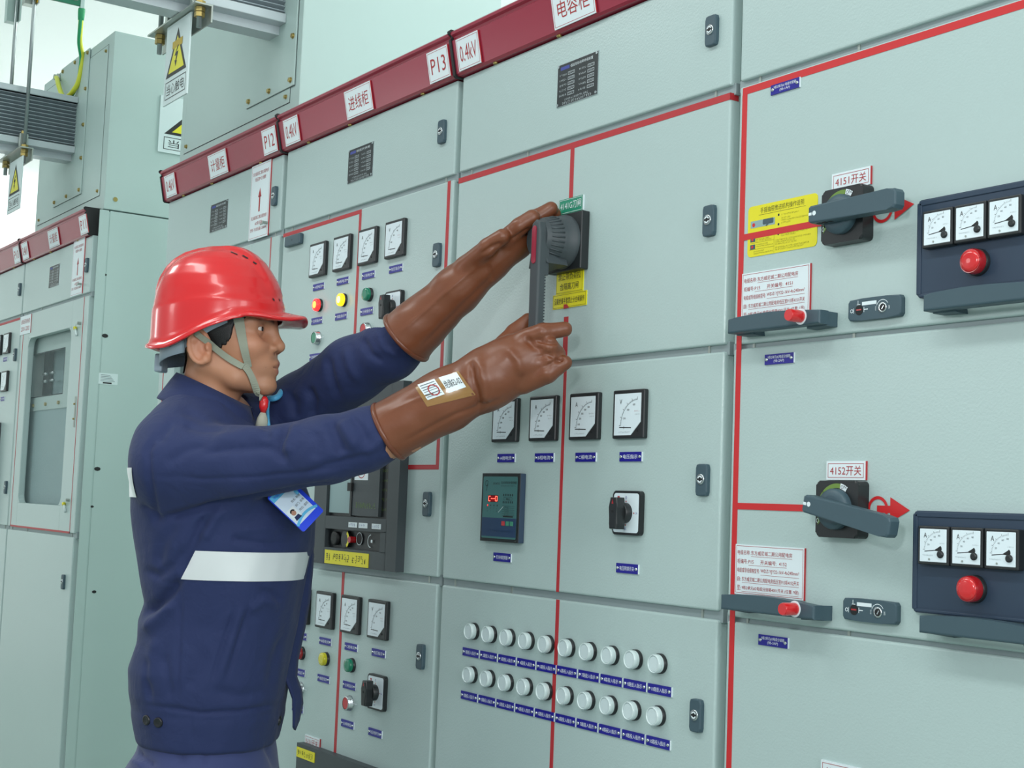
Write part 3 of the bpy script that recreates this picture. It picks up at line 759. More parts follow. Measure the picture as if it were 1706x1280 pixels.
    # grips
    for (g0, g1, knob) in ((.0470, .2300, True), (.4060, .5850, False)):
        b = MB(); vc = v1-.3735; N = 12
        top = [(g0+(g1-g0)*i/N, vc+.0085+.0055*math.sin(PI*min(1, .12+.9*i/N))) for i in range(N+1)]
        P = [(g0, vc-.0105), (g1, vc-.0105)] + top[::-1]
        b.prism(P, .020, .038, 'slate_plastic', .003, 3)
        b.prism([(g0+.002, vc-.012), (g0+.040, vc-.0135), (g0+.036, vc+.006), (g0+.002, vc+.008)], 0, .022, 'slate_plastic', .002)
        b.prism([(g1-.040, vc-.0135), (g1-.002, vc-.012), (g1-.002, vc+.008), (g1-.036, vc+.006)], 0, .022, 'slate_plastic', .002)
        h = b.build('pull_handle', dr, label='slate grey pull handle')
    k_ = MB(); k_.lathe((.1950, v1-.3720), [(.0085, .036), (.0088, .040), (.0088, .060), (.0078, .062)], 'lens_red', 24); k_.lathe((.1950, v1-.3720), [(.0112, .0375), (.0112, .0385)], 'white_label', 24, caps=True)
    k_.build('release_knob', dr, label='red release knob')
    b = MB(); mc = (.3000, v1-.3665)
    P = [(-.046, -.010), (-.043, -.0142), (-.020, -.0150), (.020, -.0150), (.043, -.0142), (.046, -.010), (.046, .010), (.043, .0142), (.020, .0150), (-.020, .0150), (-.043, .0142), (-.046, .010)]
    b.prism([(mc[0]+x, mc[1]+y) for x, y in P], 0, .0085, 'slate_plastic', .002)
    n = .0088
    b.cyl((mc[0]-.0255, mc[1]-.0005), .0068, .008, .0092, 'black_matte', 20); b.rect(mc[0]-.030, mc[1]-.0012, mc[0]-.021, mc[1]+.0008, .0094, 'lens_red_dark')
    b.arc((mc[0]-.0385, mc[1]-.001), .0022, .0009, 0, 360, n, 'white_label', 14); b.rect(mc[0]-.0355, mc[1]-.0045, mc[0]-.0347, mc[1]+.0025, n, 'white_label')
    b.rect(mc[0]-.0175, mc[1]-.004, mc[0]-.0166, mc[1]+.003, n, 'white_label'); b.rect(mc[0]-.0166, mc[1]-.001, mc[0]-.010, mc[1]+.0002, n, 'white_label')
    b.line((mc[0]-.0275, mc[1]+.0065), (mc[0]-.0275, mc[1]+.0125), .0009, n, 'white_label'); b.rect(mc[0]-.0295, mc[1]+.0065, mc[0]-.0235, mc[1]+.0074, n, 'white_label')
    b.box(mc[0]-.0205, mc[0]+.0045, mc[1]+.0052, mc[1]+.0100, .0080, .0089, 'white_label')
    b.lathe((mc[0]+.0150, mc[1]-.0005), [(.0072, .008), (.0072, .0096), (.0055, .0098)], 'silver', 20); b.disc((mc[0]+.0160, mc[1]-.0005), .0050, .0100, 'black_matte'); b.line((mc[0]+.015, mc[1]-.003), (mc[0]+.018, mc[1]+.002), .0016, .0102, 'silver')
    b.arc((mc[0]+.0150, mc[1]-.0005), .0105, .0008, 30, 160, n, 'white_label', 14); b.text('OUT', mc[0]+.0035, mc[1]-.001, .0022, .006, n, 'white_label'); b.text('IN', mc[0]+.0265, mc[1]-.001, .0022, .005, n, 'white_label')
    b.build('lock_module', dr, label='slate oval lock module')
    return dr
dA = drawer(0, 1.9135, 1.5180, '4151', 1, 0.0, floor_no='1层')
b = MB(); c = ((.0465+.187)/2, 1.6855); b.prism(rrect(.1405, .0765, .007, c=c), 0, .0008, 'yellow_label')
n = .0010; L = .0465
b.text('手摇抽屉推进机构操作说明', .1165, 1.7150, .088, .0085, n, 'olive_ink'); b.line((.0690, 1.7085), (.1640, 1.7085), .0005, n, 'olive_ink')
b.rect(.0525, 1.6905, .1030, 1.7010, n, 'inner_grey'); b.prism(rrect(.022, .008, .002, c=(.0890, 1.6970)), n, n+.0002, 'slate_plastic'); b.disc((.0590, 1.6950), .003, n+.0003, 'lens_red', 12); b.line((.0850, 1.6905), (.0930, 1.6965), .0022, n+.0004, 'slate_plastic')
for k, vv in enumerate((1.7030, 1.6890, 1.6745)): b.disc((.1105, vv), .0018, n, 'black_ink', 10); b.line((.1080, vv), (.1130, vv), .0004, n, 'white_label')
for k, vv in enumerate((1.7025, 1.6975, 1.6940, 1.6905, 1.6740, 1.6715)): b.scribble(.1160, (.1520, .1370, .1720, .1370, .1770, .1460)[k], vv, .0024, n, 'olive_ink', .0027, k)
for k, vv in enumerate((1.6660, 1.6630, 1.6600, 1.6550, 1.6520)): b.scribble(.1050, (.1770, .1450, .1480, .1740, .1620)[k], vv, .0024, n, 'olive_ink', .0027, k+10)
for k, vv in enumerate((1.6725, 1.6700, 1.6645, 1.6615, 1.6545, 1.6515)): b.scribble(.0650 if k < 4 else .0600, (.0940, .0980, .0900, .1000, .0830, .1000)[k], vv, .0022, n, 'olive_ink', .0025, k+20)
for vv in (1.6740, 1.6630): b.rect(.0525, vv-.0045, .0630, vv+.0025, n, 'slate_plastic'); b.disc((.0570, vv-.001), .0022, n+.0002, 'lens_red', 10)
for vv in (1.6678, 1.6580): b.line((.0515, vv), (.1015, vv), .0003, n, 'olive_ink')
b.line((.1020, 1.648), (.1020, 1.676), .0003, n, 'olive_ink')
b.build('instruction_label', dA, label='yellow instruction label')
dB = drawer(1, 1.5115, 1.1145, '4152', 2, -11.0, floor_no='9层')
dC = drawer(2, 1.1080, .7110, '4153', 3, 0.0)
dD = drawer(3, .7045, .3080, '4154', 4, 0.0, rest=False)

# ------------------------------------------------------------------ metering cabinets P12 and P11, and P10 beyond
def window_door(cab, U0, U1, sign_text=True):
    """door with a big glazed opening and the metering plate behind it"""
    h0, h1, k0, k1 = U0+.112, U1-.168, 1.208, 1.818
    d = add_door(cab, U0, U1, 1.120, 1.912, hole=(h0, h1, k0, k1, .035))
    b = MB(); b.box(h0-.02, h1+.02, k0-.02, k1+.02, -.022, -.017, 'smoked_glass'); b.build('window_glass', d, label='clear window glass')
    b = MB(); y = -.040; a0, a1 = U0+.012, U1-.020
    wi0, wi1, ki0, ki1 = U0+.060, U0+.455, 1.600, 1.765
    b.box(a0, a1, 1.15, 1.550, y-.004, y-.001, 'inner_grey')
    b.box(a0, a1, 1.550, ki0, y-.002, y+.003, 'paint_panel'); b.box(a0, a1, ki1, 1.89, y-.002, y+.003, 'paint_panel')
    b.box(a0, wi0, ki0, ki1, y-.002, y+.003, 'paint_panel'); b.box(wi1, a1, ki0, ki1, y-.002, y+.003, 'paint_panel')
    b.frame(wi0-.001, ki0-.001, wi1+.001, ki1+.001, .004, y+.0034, 'gap_dark')
    b.box(wi0-.03, wi1+.03, ki0-.02, ki1+.02, y-.060, y-.055, 'inner_grey')
    b.box(wi0+.010, wi0+.075, ki0-.01, ki1+.01, y-.050, y-.035, 'gap_dark')
    for du in (.060, .150):
        for dv in (.062, .090): b.tube([(wi0+du-.012, ki0+dv, y-.025), (wi0+du+.026, ki0+dv, y-.025)], .0058, 'silver', 10)
    for k in range(3): b.cyl((U0+.105+.158*k, 1.570), .0065, y+.003, y+.010, 'brass', 12)
    b.build('metering_plate', cab, label='grey plate and busbar behind the glass')
    tape(cab, [(U0+.0335, 1.118, U0+.0385, 1.912), (U1-.0475, 1.118, U1-.0430, 1.912), (U0+.0335, 1.118, U1-.0430, 1.1245)])
    b = MB(); b.box(U1-.072, U1-.062, 1.472, 1.575, 0, .003, 'zinc'); b.cyl((U1-.067, 1.55), .003, .003, .008, 'brass', 10); b.cyl((U1-.067, 1.50), .003, .003, .008, 'brass', 10); b.build('latch', d)
    for vv in (1.823, 1.228):
        b = MB(); b.cyl((U1-.070, vv), .005, 0, .012, 'zinc', 12); b.tube([(U1-.070, vv, .010), (U1-.095, vv-.004, .009), (U1-.108, vv-.014, .006)], .0012, 'clear_rim', 6)
        b.tube([(U1-.108, vv-.014, .006), (U1-.090, vv-.040, .005)], .0045, 'clear_rim', 8); b.tube([(U1-.111, vv-.010, .006), (U1-.106, vv-.018, .006)], .006, 'yellow_label', 8); b.build('lead_seal', d, label='yellow and clear wire seal')
    return d
U0, U1 = -2.402, -1.621
cab = thing('switchgear_cabinet', 'grey metering cabinet behind the red helmet, its left end beside a gap', 'cabinet', (-2.01, .45, 0), 'switchgear cabinets in one row')
carcass(cab, -2.412, -1.606, rails=((1.103, 1.125), (1.908, 1.926)), window=True)
header(cab, -2.412, -1.606, (('0.4kV', -2.338, .080, .060), ('计量柜', -1.988, .122, .092), ('P12', -1.658, .080, .056)))
d1 = add_door(cab, U0, U1, 1.923, 2.116); door_lock(d1, -1.652, 2.014)
b = MB(); b.cyl((-1.690, 1.952), .004, 0, .016, 'zinc', 12); b.tube([(-1.690, 1.952, .010), (-1.715, 1.950, .010)], .002, 'zinc', 8); b.build('hasp', d1)
window_door(cab, U0, U1)
d3 = add_door(cab, U0, U1, .16, 1.107); door_lock(d3, -1.664, .962)
name_plate(cab, -2.072, -1.953, 1.978, 2.056); direction_sign(cab, -1.803, -1.685, 1.9195, 2.115, 'P12')
U0, U1 = -3.905, -3.104
cab = thing('switchgear_cabinet', 'grey metering cabinet with a glazed door and bare side, left behind the worker', 'cabinet', (-3.5, .45, 0), 'switchgear cabinets in one row')
carcass(cab, -3.912, -3.090, rails=((1.103, 1.125), (1.908, 1.926)), window=True)
b = MB(); b.box(-3.0905, -3.0875, .02, 2.203, -.045, -.014, 'paint_panel'); b.box(-3.0905, -3.0890, .02, 2.203, -.95, -.050, 'paint_panel'); b.build('side_panel', cab)
header(cab, -3.912, -3.110, (('0.4kV', -3.838, .080, .060), ('计量柜', -3.478, .122, .092), ('P11', -3.140, .080, .056)))
d1 = add_door(cab, U0, U1, 1.923, 2.116); door_lock(d1, -3.137, 2.017)
b = MB(); b.cyl((-3.185, 1.958), .004, 0, .016, 'zinc', 12); b.tube([(-3.185, 1.958, .010), (-3.215, 1.956, .010)], .002, 'zinc', 8); b.build('hasp', d1)
window_door(cab, U0, U1)
d3 = add_door(cab, U0, U1, .16, 1.107); door_lock(d3, -3.172, .957)
name_plate(cab, -3.573, -3.453, 1.984, 2.063); direction_sign(cab, -3.300, -3.175, 1.925, 2.119, 'P11')
b = MB(); b.box(-3.911, -3.772, 1.839, 1.910, 0, .002, 'white_label'); b.box(-3.772, -3.7708, 1.839, 1.910, 0, .002, 'tape_red')
b.text('自动无功补偿', -3.842, 1.888, .110, .018, .0023, 'red_ink'); b.text('2201-2202', -3.842, 1.860, .110, .016, .0023, 'red_ink'); b.build('sign', cab)
b = MB(); M_ = Matrix(((0, 0, 1, -3.0888), (0, 1, 0, 0), (1, 0, 0, 0), (0, 0, 0, 1)))
for yy, zz, r_ in ((.058, 1.78, .007), (.045, 1.985, .004), (.060, 1.335, .007), (.050, 1.21, .004), (.075, .93, .005), (.035, 2.175, .004)):
    b.add([(-3.0886, zz+r_*math.sin(t), -(yy+r_*1.6*math.cos(t))) for t in [i*PI/4 for i in range(8)]], [tuple(range(8))], 'black_ink')
b.build('bolt_hole', cab)
b = MB(); b.box(-3.0890, -3.0882, 1.618, 1.655, -.110, -.042, 'sign_white')
for k in range(5): b.box(-3.0882, -3.0880, 1.628+.005*k, 1.6295+.005*k, -.100+.004*k, -.052, 'grey_ink')
b.box(-3.0882, -3.0880, 1.620, 1.625, -.09, -.06, 'black_ink'); b.build('sticker', cab, label='small white bar code sticker')
U0, U1 = -4.710, -3.918
cab = thing('switchgear_cabinet', 'grey cabinet cut by the left edge of the photo, meters on its door', 'cabinet', (-4.3, .45, 0), 'switchgear cabinets in one row')
carcass(cab, -4.720, -3.912, rails=((1.103, 1.125), (1.908, 1.926)))
header(cab, -4.720, -3.912, (('0.4kV', -4.642, .080, .060), ('出线柜', -4.300, .122, .092), ('P10', -3.955, .080, .056)))
d1 = add_door(cab, U0, U1, 1.923, 2.116); door_lock(d1, -3.950, 2.020)
d2 = add_door(cab, U0, U1, 1.120, 1.912); door_lock(d2, -3.953, 1.768); door_lock(d2, -3.957, 1.262)
d3 = add_door(cab, U0, U1, .16, 1.107)
tape(cab, [(U0, 1.9015, -3.930, 1.9105)])
for u in (-4.430, -4.309, -4.188, -4.067):
    place_meter(cab, u-.005, 1.821, 'A', 'square black-framed ammeter'); place_meter(cab, u, 1.672, 'A', 'square black-framed ammeter')
    blue_plate(cab, u-.030, 1.760, 'A相电流'); blue_plate(cab, u-.030, 1.605, 'A相电流')
breaker(cab, -4.48, -4.097, 1.1225, 1.512, 'black air circuit breaker in a raised surround')

# ------------------------------------------------------------------ busbar boxes on P11 and P12
def bolt(b, u, v, n, m='brass', r=.007):
    b.lathe((u, v), [(r*1.25, n), (r*1.25, n+.0015)], m, 14); b.cyl((u, v), r, n+.0015, n+.006, m, 6)
def busbar_box(label, u0, u1, top, plate_u0, plate_u1, depth=.62, screws=()):
    bx = thing('busbar_box', label, 'busbar box', ((u0+u1)/2, .3, 2.208), 'busbar boxes on the cabinets')
    b = MB(); b.box(u0, u1, 2.208, top, -depth, -.028, 'paint_panel', .002); b.build('housing', bx)
    b = MB(); b.box(u0+.035, u1-.055, 2.262, 2.787, -.028, -.0265, 'paint_panel', .0006)
    b.frame(u0+.033, 2.260, u1-.053, 2.789, .0022, -.0274, 'gap_dark')
    for cu in (u0+.055, u1-.075):
        for cv in (2.280, 2.769): bolt(b, cu, cv, -.0268, r=.005)
    b.build('cover_panel', bx)
    b = MB(); b.box(plate_u0, plate_u1, 2.300, 2.825, -.0265, -.0225, 'paint_panel', .0006)
    b.frame(plate_u0-.001, 2.299, plate_u1+.001, 2.826, .0016, -.0262, 'gap_dark')
    for k in range(3):
        uu = plate_u0+.018+(plate_u1-plate_u0-.036)*k/2
        bolt(b, uu, 2.316, -.0225, r=.006); bolt(b, uu, 2.811, -.0225, r=.006)
    for vv in (2.43, 2.55, 2.68): bolt(b, plate_u1-.016, vv, -.0225, r=.006)
    b.build('flange_plate', bx)
    b = MB()
    for zz in (2.245,): b.add([(u1+.0015, zz+.008*math.sin(t), -.065-.008*math.cos(t)) for t in [i*PI/6 for i in range(12)]], [tuple(range(12))], 'brass')
    b.build('side_bolt', bx)
    return bx
bxA = busbar_box('grey sheet metal box on the left cabinet, with an earth cable', -3.912, -3.092, 2.822, -3.672, -3.345)
bxB = busbar_box('tall grey sheet metal box above the helmet, cut off by the top of the photo', -2.412, -1.606, 2.900, -1.925, -1.632)
def caution_sign(T, w, h, name='warning_sign', parent=None, label=None, taped=False, at=(0, 0, 0)):
    """white plate, yellow triangle with a bolt, caption; drawn in a local plane then placed by T"""
    b = MB(T); b.box(-w/2, w/2, -h/2, h/2, -.002, .002, 'sign_white')
    n = .0023; s = w*.43; cy = h*.12; th = min(s*1.9, h*.58)
    A = [(-s, cy-th/2), (s, cy-th/2), (0, cy+th/2)]; g = lambda f: [(x*f, cy-th/6+(y-cy+th/6)*f) for x, y in A]
    b.flat(A, n, 'black_ink'); b.flat(g(.76), n+.0003, 'sign_yellow')
    zz = [(.05, .22), (-.16, -.06), (-.02, -.06), (-.08, -.20), (-.14, -.18), (-.06, -.38), (.04, -.22), (-.01, -.22), (.12, .04), (-.03, .04), (.13, .20)]
    b.flat([(x*s*1.3, cy-th*.05+y*th*.75) for x, y in zz], n+.0006, 'black_ink')
    if taped: b.rect(-s*.48, cy+th*.08, s*.5, cy+th*.24, n+.0005, 'sign_tape')
    b.frame(-w*.43, -h*.44, w*.43, -h*.22, .0022, n, 'black_ink'); b.text('当心触电', 0, -h*.33, w*.74, h*.14, n, 'black_ink')
    return b.build(name, parent, label=label)
# plate on the side of the left box: local x runs along +y, facing +x
T = Matrix(((0, 0, 1, -3.0895), (0, 1, 0, 2.533), (-1, 0, 0, -.335), (0, 0, 0, 1)))
caution_sign(T, .27, .198, 'caution_plate', bxA, 'white plate with a yellow warning triangle')

# ------------------------------------------------------------------ busbar ducts, hangers, rods
def duct(label, uc, v0, v1, y_far, y_near):
    """finned sandwich busbar running along -y; profile in (u, v)"""
    d = thing('busbar_duct', label, 'busbar duct', (uc, (y_far+y_near)/2, v0), 'aluminium busbar ducts')
    prof = []; hw = .050; nf = 12; a0, a1 = v0+.036, v1-.022
    right = [(uc+.058, v0+.036), (uc+hw, v0+.036)]
    for k in range(nf):
        y = a0+(a1-a0)*k/nf; h = (a1-a0)/nf
        right += [(uc+hw-.004, y+h*.02), (uc+hw+.010, y+h*.60), (uc+hw+.010, y+h*.78), (uc+hw-.004, y+h*.82), (uc+hw-.004, y+h*.98)]
    right += [(uc+hw-.01, a1), (uc+.066, a1), (uc+.066, v1)]
    prof = right + [(2*uc-x, y) for x, y in right[::-1]]
    b = MB(); n0, n1 = -y_far, -y_near; k = len(prof)
    V = [(x, y, n0) for x, y in prof] + [(x, y, n1) for x, y in prof]
    b.add(V, [(i, (i+1) % k, k+(i+1) % k, k+i) for i in range(k)], 'aluminium_dark')
    b.build('finned_body', d)
    b = MB(); b.box(uc-.072, uc+.072, v1-.022, v1, n0, n1, 'aluminium', .002); b.build('top_channel', d)
    b = MB(); b.box(uc-.070, uc+.070, v0+.012, v0+.036, n0, n1, 'aluminium', .002); b.box(uc-.030, uc+.030, v0-.010, v0+.014, n0, n1, 'aluminium'); b.build('bottom_channel', d)
    return d
duct('long finned busbar duct entering the box on the left cabinet', -3.510, 2.450, 2.667, .0222, -3.2)
duct('finned busbar duct above the helmet, cut off by the top edge', -1.764, 2.464, 2.681, .0222, -3.2)
def nut(b, u, v, n, r, h, m): b_ = [(u+r*math.cos(PI/3*k), v, n+r*math.sin(PI/3*k)) for k in range(6)]; V = b_ + [(x, y+h, z) for x, y, z in b_]; b.add(V, [tuple(range(6)), tuple(range(6, 12))[::-1]] + [(i, 6+i, 6+(i+1) % 6, (i+1) % 6) for i in range(6)], m)
def hanger(label, u0, u1, v, y, slabel, sw, sh, taped, su, cl, tops, sv):
    h = thing('duct_hanger', label, 'hanger', ((u0+u1)/2, y, v-.05), 'rod hangers of the ducts')
    n = -y
    b = MB(); b.box(u0-.035, u1+.025, v-.004, v, n-.020, n+.022, 'zinc'); b.box(u0-.035, u1+.025, v-.044, v, n-.024, n-.020, 'zinc'); b.build('angle_bracket', h)
    for u in (u0, u1):
        b = MB(); b.tube([(u, v-.055, n), (u, v+.5, n), (u, 3.60, n)], .0065, 'steel_rod', 12)
        nut(b, u, v-.016, n, .013, .011, 'brass'); nut(b, u, v-.029, n, .013, .011, 'brass'); nut(b, u, v+.001, n, .013, .010, 'brass'); b.build('threaded_rod', h)
    for u in cl:
        b = MB(); b.box(u-.009, u+.009, v, v+.055, n-.016, n+.014, 'zinc', .002); nut(b, u, v+.055, n, .009, .010, 'brass'); b.build('clamp', h)
    for u, vv, m in tops:
        b = MB(); b.box(u-.045, u-.010, vv, 3.60, n-.004, n+.030, m); b.box(u-.045, u+.022, vv, 3.60, n-.012, n-.008, m)
        if m == 'zinc': b.box(u-.008, u+.016, vv+.004, vv+.10, n-.008, n-.0065, 'paint_orange')
        b.build('ceiling_bracket', h)
    T = Matrix.Translation((su, sv-sh/2, n+.006))
    s = caution_sign(T, sw, sh, 'warning_sign', None, taped=taped)
    s.location = s.location; tag(s, slabel, 'sign', 'caution signs hanging under the ducts')
    return h
hanger('rod hanger carrying the left busbar duct, nuts below its bracket', -3.635, -3.400, 2.440, -.165, 'white caution sign with yellow triangle hanging under the left busbar duct', .158, .185, False, -3.462, (-3.425, -3.595), ((-3.635, 2.955, 'paint_panel'), (-3.400, 2.955, 'zinc')), 2.410)
hanger('rod hanger carrying the duct above the helmet, partly cut by the top edge', -1.925, -1.655, 2.453, -.225, 'larger white caution sign with taped yellow triangle hanging above the helmet', .160, .205, True, -1.772, (-1.679, -1.849), (), 2.446)
b = MB(); b.box(-3.370, -3.360, 2.972, 3.032, .014, 2.6, 'beam_green', .001); b.box(-3.374, -3.357, 2.962, 3.042, .002, .016, 'paint_panel', .001)
b.tube([(-3.365, 3.03, 1.2), (-3.365, 3.60, 1.2)], .008, 'beam_green', 10); b.tube([(-3.361, 3.003, .036), (-3.351, 3.003, .036)], .017, 'zinc', 12)
tag(b.build('earthing_bar'), 'green painted earthing bar near the ceiling at top left', 'earth bar')
pts = [(-3.365, 2.966, 0.009), (-3.376, 2.916, 0.006), (-3.398, 2.855, -0.002), (-3.415, 2.807, -0.019), (-3.425, 2.76, -0.02), (-3.44, 2.718, -0.017), (-3.46, 2.695, -0.01), (-3.485, 2.681, -0.004), (-3.525, 2.679, 0.002), (-3.56, 2.699, 0.004), (-3.62, 2.745, 0), (-3.68, 2.785, -0.01), (-3.715, 2.801, -0.016)]
def catmull(P, k=6):
    P = [Vector(p) for p in P]; out = []
    for i in range(len(P)-1):
        a, b_, c_, d_ = P[max(i-1, 0)], P[i], P[i+1], P[min(i+2, len(P)-1)]
        for j in range(k):
            t = j/k; out.append(.5*((2*b_)+(c_-a)*t+(2*a-5*b_+4*c_-d_)*t*t+(3*b_-a-3*c_+d_)*t**3))
    out.append(P[-1]); return out
cp = catmull(pts)
cb = thing('earth_cable', 'yellow and green striped earth cable looping onto the left busbar box', 'cable', (-3.6, 0, 2.7))
b = MB(); b.tube(cp, .0088, 'cable_yellow', 14); b.build('cable_sheath', cb)
b = MB(); tw = []
for i, p in enumerate(cp): tw.append(p+Vector((.0040*math.cos(i*.10), -.0035, .0040*math.sin(i*.10))))
b.tube(tw, .0066, 'cable_green', 10); b.build('green_stripe', cb)
b = MB(); b.tube(cp[:6], [.0115, .0125, .0125, .0120, .0115, .0105], 'cable_green', 12); b.build('wrapped_end', cb)
b = MB(); b.lathe((-3.720, 2.803), [(.016, -.0265), (.016, -.020), (.011, -.020), (.011, -.008)], 'zinc', 14); b.build('cable_lug', cb)
# lifting bolts standing on top of the headers
for u, l in ((-1.60+.26, 'brass lifting bolt on the incoming cabinet, right of the box'), (-.865, 'brass lifting bolt left of the P13 sign top'), (-.715, 'brass lifting bolt above the P14 header end')):
    b = MB(); nut(b, u, 2.205, -.06, .022, .018, 'brass'); b.tube([(u, 2.20, -.06), (u, 2.245, -.06)], .013, 'brass', 14)
    tag(b.build('lifting_bolt'), l, 'bolt', 'lifting bolts on the cabinet tops')

# ------------------------------------------------------------------ the worker: modelled as smooth distance fields in a frame standing on the floor
from mathutils.bvhtree import BVHTree
def at(u, v, d):
    """surveyed point: bearing in the photo and distance along the view axis, metres"""
    return CAM + (FWD + RGT*((u-853.0)/FPX) - UPV*((v-640.0)/FPX))*d
PF = Vector((RGT.x, RGT.y, 0)).normalized()          # the way the worker faces
PS = Vector((0, 0, 1)).cross(PF)*-1                  # his right side
PO = at(345, 580, 2.66); PO = Vector((PO.x, PO.y, 0.0))
PM = Matrix((PF, PS, Vector((0, 0, 1)))).transposed().to_4x4(); PM.translation = PO
PMI = PM.inverted()
def L(u, v, d): return np.array(PMI @ at(u, v, d))
def smin(a, b, k):
    h = np.clip(.5+.5*(b-a)/k, 0, 1); return b*(1-h)+a*h-k*h*(1-h)
def smax(a, b, k): return -smin(-a, -b, k)
def sd_ell(P, c, r):
    r = np.asarray(r, float); q = P-np.asarray(c, float)
    k0 = np.sqrt(((q/r)**2).sum(-1)); k1 = np.sqrt(((q/(r*r))**2).sum(-1))
    return k0*(k0-1)/np.maximum(k1, 1e-9)
def sd_sph(P, c, r): return np.sqrt(((P-np.asarray(c, float))**2).sum(-1))-r
def sd_cone(P, a, b, r1, r2):
    a = np.asarray(a, float); b = np.asarray(b, float); ba = b-a
    h = np.clip(((P-a)@ba)/(ba@ba), 0, 1)
    q = P-a-h[..., None]*ba
    return np.sqrt((q**2).sum(-1))-(r1+(r2-r1)*h)
def chain(P, pts, rs, k=.02):
    d = None
    for i in range(len(pts)-1):
        e = sd_cone(P, pts[i], pts[i+1], rs[i], rs[i+1]); d = e if d is None else smin(d, e, k)
    return d
def grid(lo, hi, h):
    ax = [np.arange(lo[i], hi[i]+h, h) for i in range(3)]
    return np.stack(np.meshgrid(*ax, indexing='ij'), -1)
def nets(D, lo, h):
    """surface nets: smooth quad mesh of D = 0"""
    S = D < 0; nx, ny, nz = D.shape
    c = np.zeros((nx-1, ny-1, nz-1), int)
    for i in (0, 1):
        for j in (0, 1):
            for k in (0, 1): c += S[i:nx-1+i, j:ny-1+j, k:nz-1+k]
    idx = -np.ones(c.shape, int); act = np.argwhere((c > 0) & (c < 8)); idx[tuple(act.T)] = np.arange(len(act))
    acc = np.zeros((len(act), 3)); cnt = np.zeros(len(act))
    cor = [(i, j, k) for i in (0, 1) for j in (0, 1) for k in (0, 1)]
    for A in cor:
        for ax in range(3):
            if A[ax]: continue
            B = list(A); B[ax] = 1
            a = D[tuple((act+A).T)]; b = D[tuple((act+B).T)]; m = (a < 0) != (b < 0)
            t = np.where(m, a/np.where(m, a-b, 1), 0)
            p = np.array(A, float)[None]+t[:, None]*np.eye(3)[ax][None]
            acc[m] += p[m]; cnt[m] += 1
    V = (act+acc/cnt[:, None])*h+np.asarray(lo)
    F = []
    for ax in range(3):
        o1, o2 = [(1, 2), (2, 0), (0, 1)][ax]
        s0 = S.take(range(S.shape[ax]-1), ax); s1 = S.take(range(1, S.shape[ax]), ax)
        E = np.argwhere(s0 != s1)
        E = E[(E[:, o1] > 0) & (E[:, o2] > 0) & (E[:, o1] < D.shape[o1]-1) & (E[:, o2] < D.shape[o2]-1)]
        fl = S[tuple(E.T)]
        e1 = np.eye(3, dtype=int)[o1]; e2 = np.eye(3, dtype=int)[o2]
        q = np.stack([idx[tuple((E-e1-e2).T)], idx[tuple((E-e2).T)], idx[tuple(E.T)], idx[tuple((E-e1).T)]], 1)
        F.append(np.where(fl[:, None], q, q[:, ::-1]))
    return V, np.concatenate(F)
def relax(V, F, it=2, w=.5):
    n = len(V); e = np.concatenate([F[:, [0, 1]], F[:, [1, 2]], F[:, [2, 3]], F[:, [3, 0]]])
    for _ in range(it):
        s = np.zeros_like(V); c = np.zeros(n)
        np.add.at(s, e[:, 0], V[e[:, 1]]); np.add.at(c, e[:, 0], 1)
        np.add.at(s, e[:, 1], V[e[:, 0]]); np.add.at(c, e[:, 1], 1)
        V = V*(1-w)+w*s/np.maximum(c, 1)[:, None]
    return V
def normals(V, F):
    fn = np.cross(V[F[:, 2]]-V[F[:, 0]], V[F[:, 3]]-V[F[:, 1]]); N = np.zeros_like(V)
    for k in range(4): np.add.at(N, F[:, k], fn)
    return N/np.maximum(np.linalg.norm(N, axis=1), 1e-12)[:, None]
def wverts(V): return (np.asarray(V)@np.array(PM.to_3x3()).T)+np.array(PO)
def skin_mesh(name, V, F, m, parent, color=None, label=None, extra=()):
    """V in the worker's frame; extra: more (V, F) shells joined into the same mesh"""
    W_ = wverts(V); V2 = W_.tolist(); F2 = F.tolist(); C2 = color
    for ev, ef in extra:
        b = len(V2); V2 += wverts(ev).tolist(); F2 += [[b+i for i in f] for f in ef]
    me = bpy.data.meshes.new(name); me.from_pydata(V2, [], F2); me.materials.append(MATS[m])
    me.polygons.foreach_set('use_smooth', [True]*len(me.polygons))
    if color is not None:
        a = me.color_attributes.new('tone', 'FLOAT_COLOR', 'POINT')
        cc = np.ones((len(V2), 4)); cc[:len(color), :3] = color
        if len(V2) > len(color): cc[len(color):, :3] = color[0]
        a.data.foreach_set('color', cc.ravel())
    me.update()
    base = WLOC[parent.name]
    me.transform(Matrix.Translation(-PO))
    o = bpy.data.objects.new(name, me); COL.objects.link(o); o.parent = parent; o.location = PO-base; WLOC[o.name] = PO.copy()
    if label: o['label'] = label
    return o
SKIN = np.array([lin(x) for x in (184, 132, 102)])
mat('skin', (190, 140, 112), 0.48, vcol='tone', sub=0.12, var=0.04)
mat('hair_black', (20, 20, 22), 0.5, bump=(600, .5, .001))
mat('eye_white', (216, 210, 204), 0.2, coat=.6)
mat('iris_dark', (30, 20, 16), 0.15, coat=.8)
mat('jacket_navy', (26, 40, 84), 0.8, bump=(1400, .15, .0004), bump2=(19, .55, .007), sheen=.05)
mat('trouser_navy', (48, 58, 104), 0.8, bump=(1400, .15, .0004), sheen=.15)
mat('reflective', (226, 230, 232), 0.35, .25, bump=(260, .12, .0006))
mat('rubber_brown', (116, 66, 42), 0.36, bump=(60, .25, .002), var=.06)
mat('rubber_rim', (108, 58, 36), 0.32, coat=.12)
mat('helmet_red', (208, 34, 38), 0.26, coat=.3, bump=(30, .06, .001))
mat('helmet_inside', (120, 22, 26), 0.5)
mat('strap_grey', (146, 152, 136), 0.8)
mat('band_grey', (150, 166, 178), 0.5)
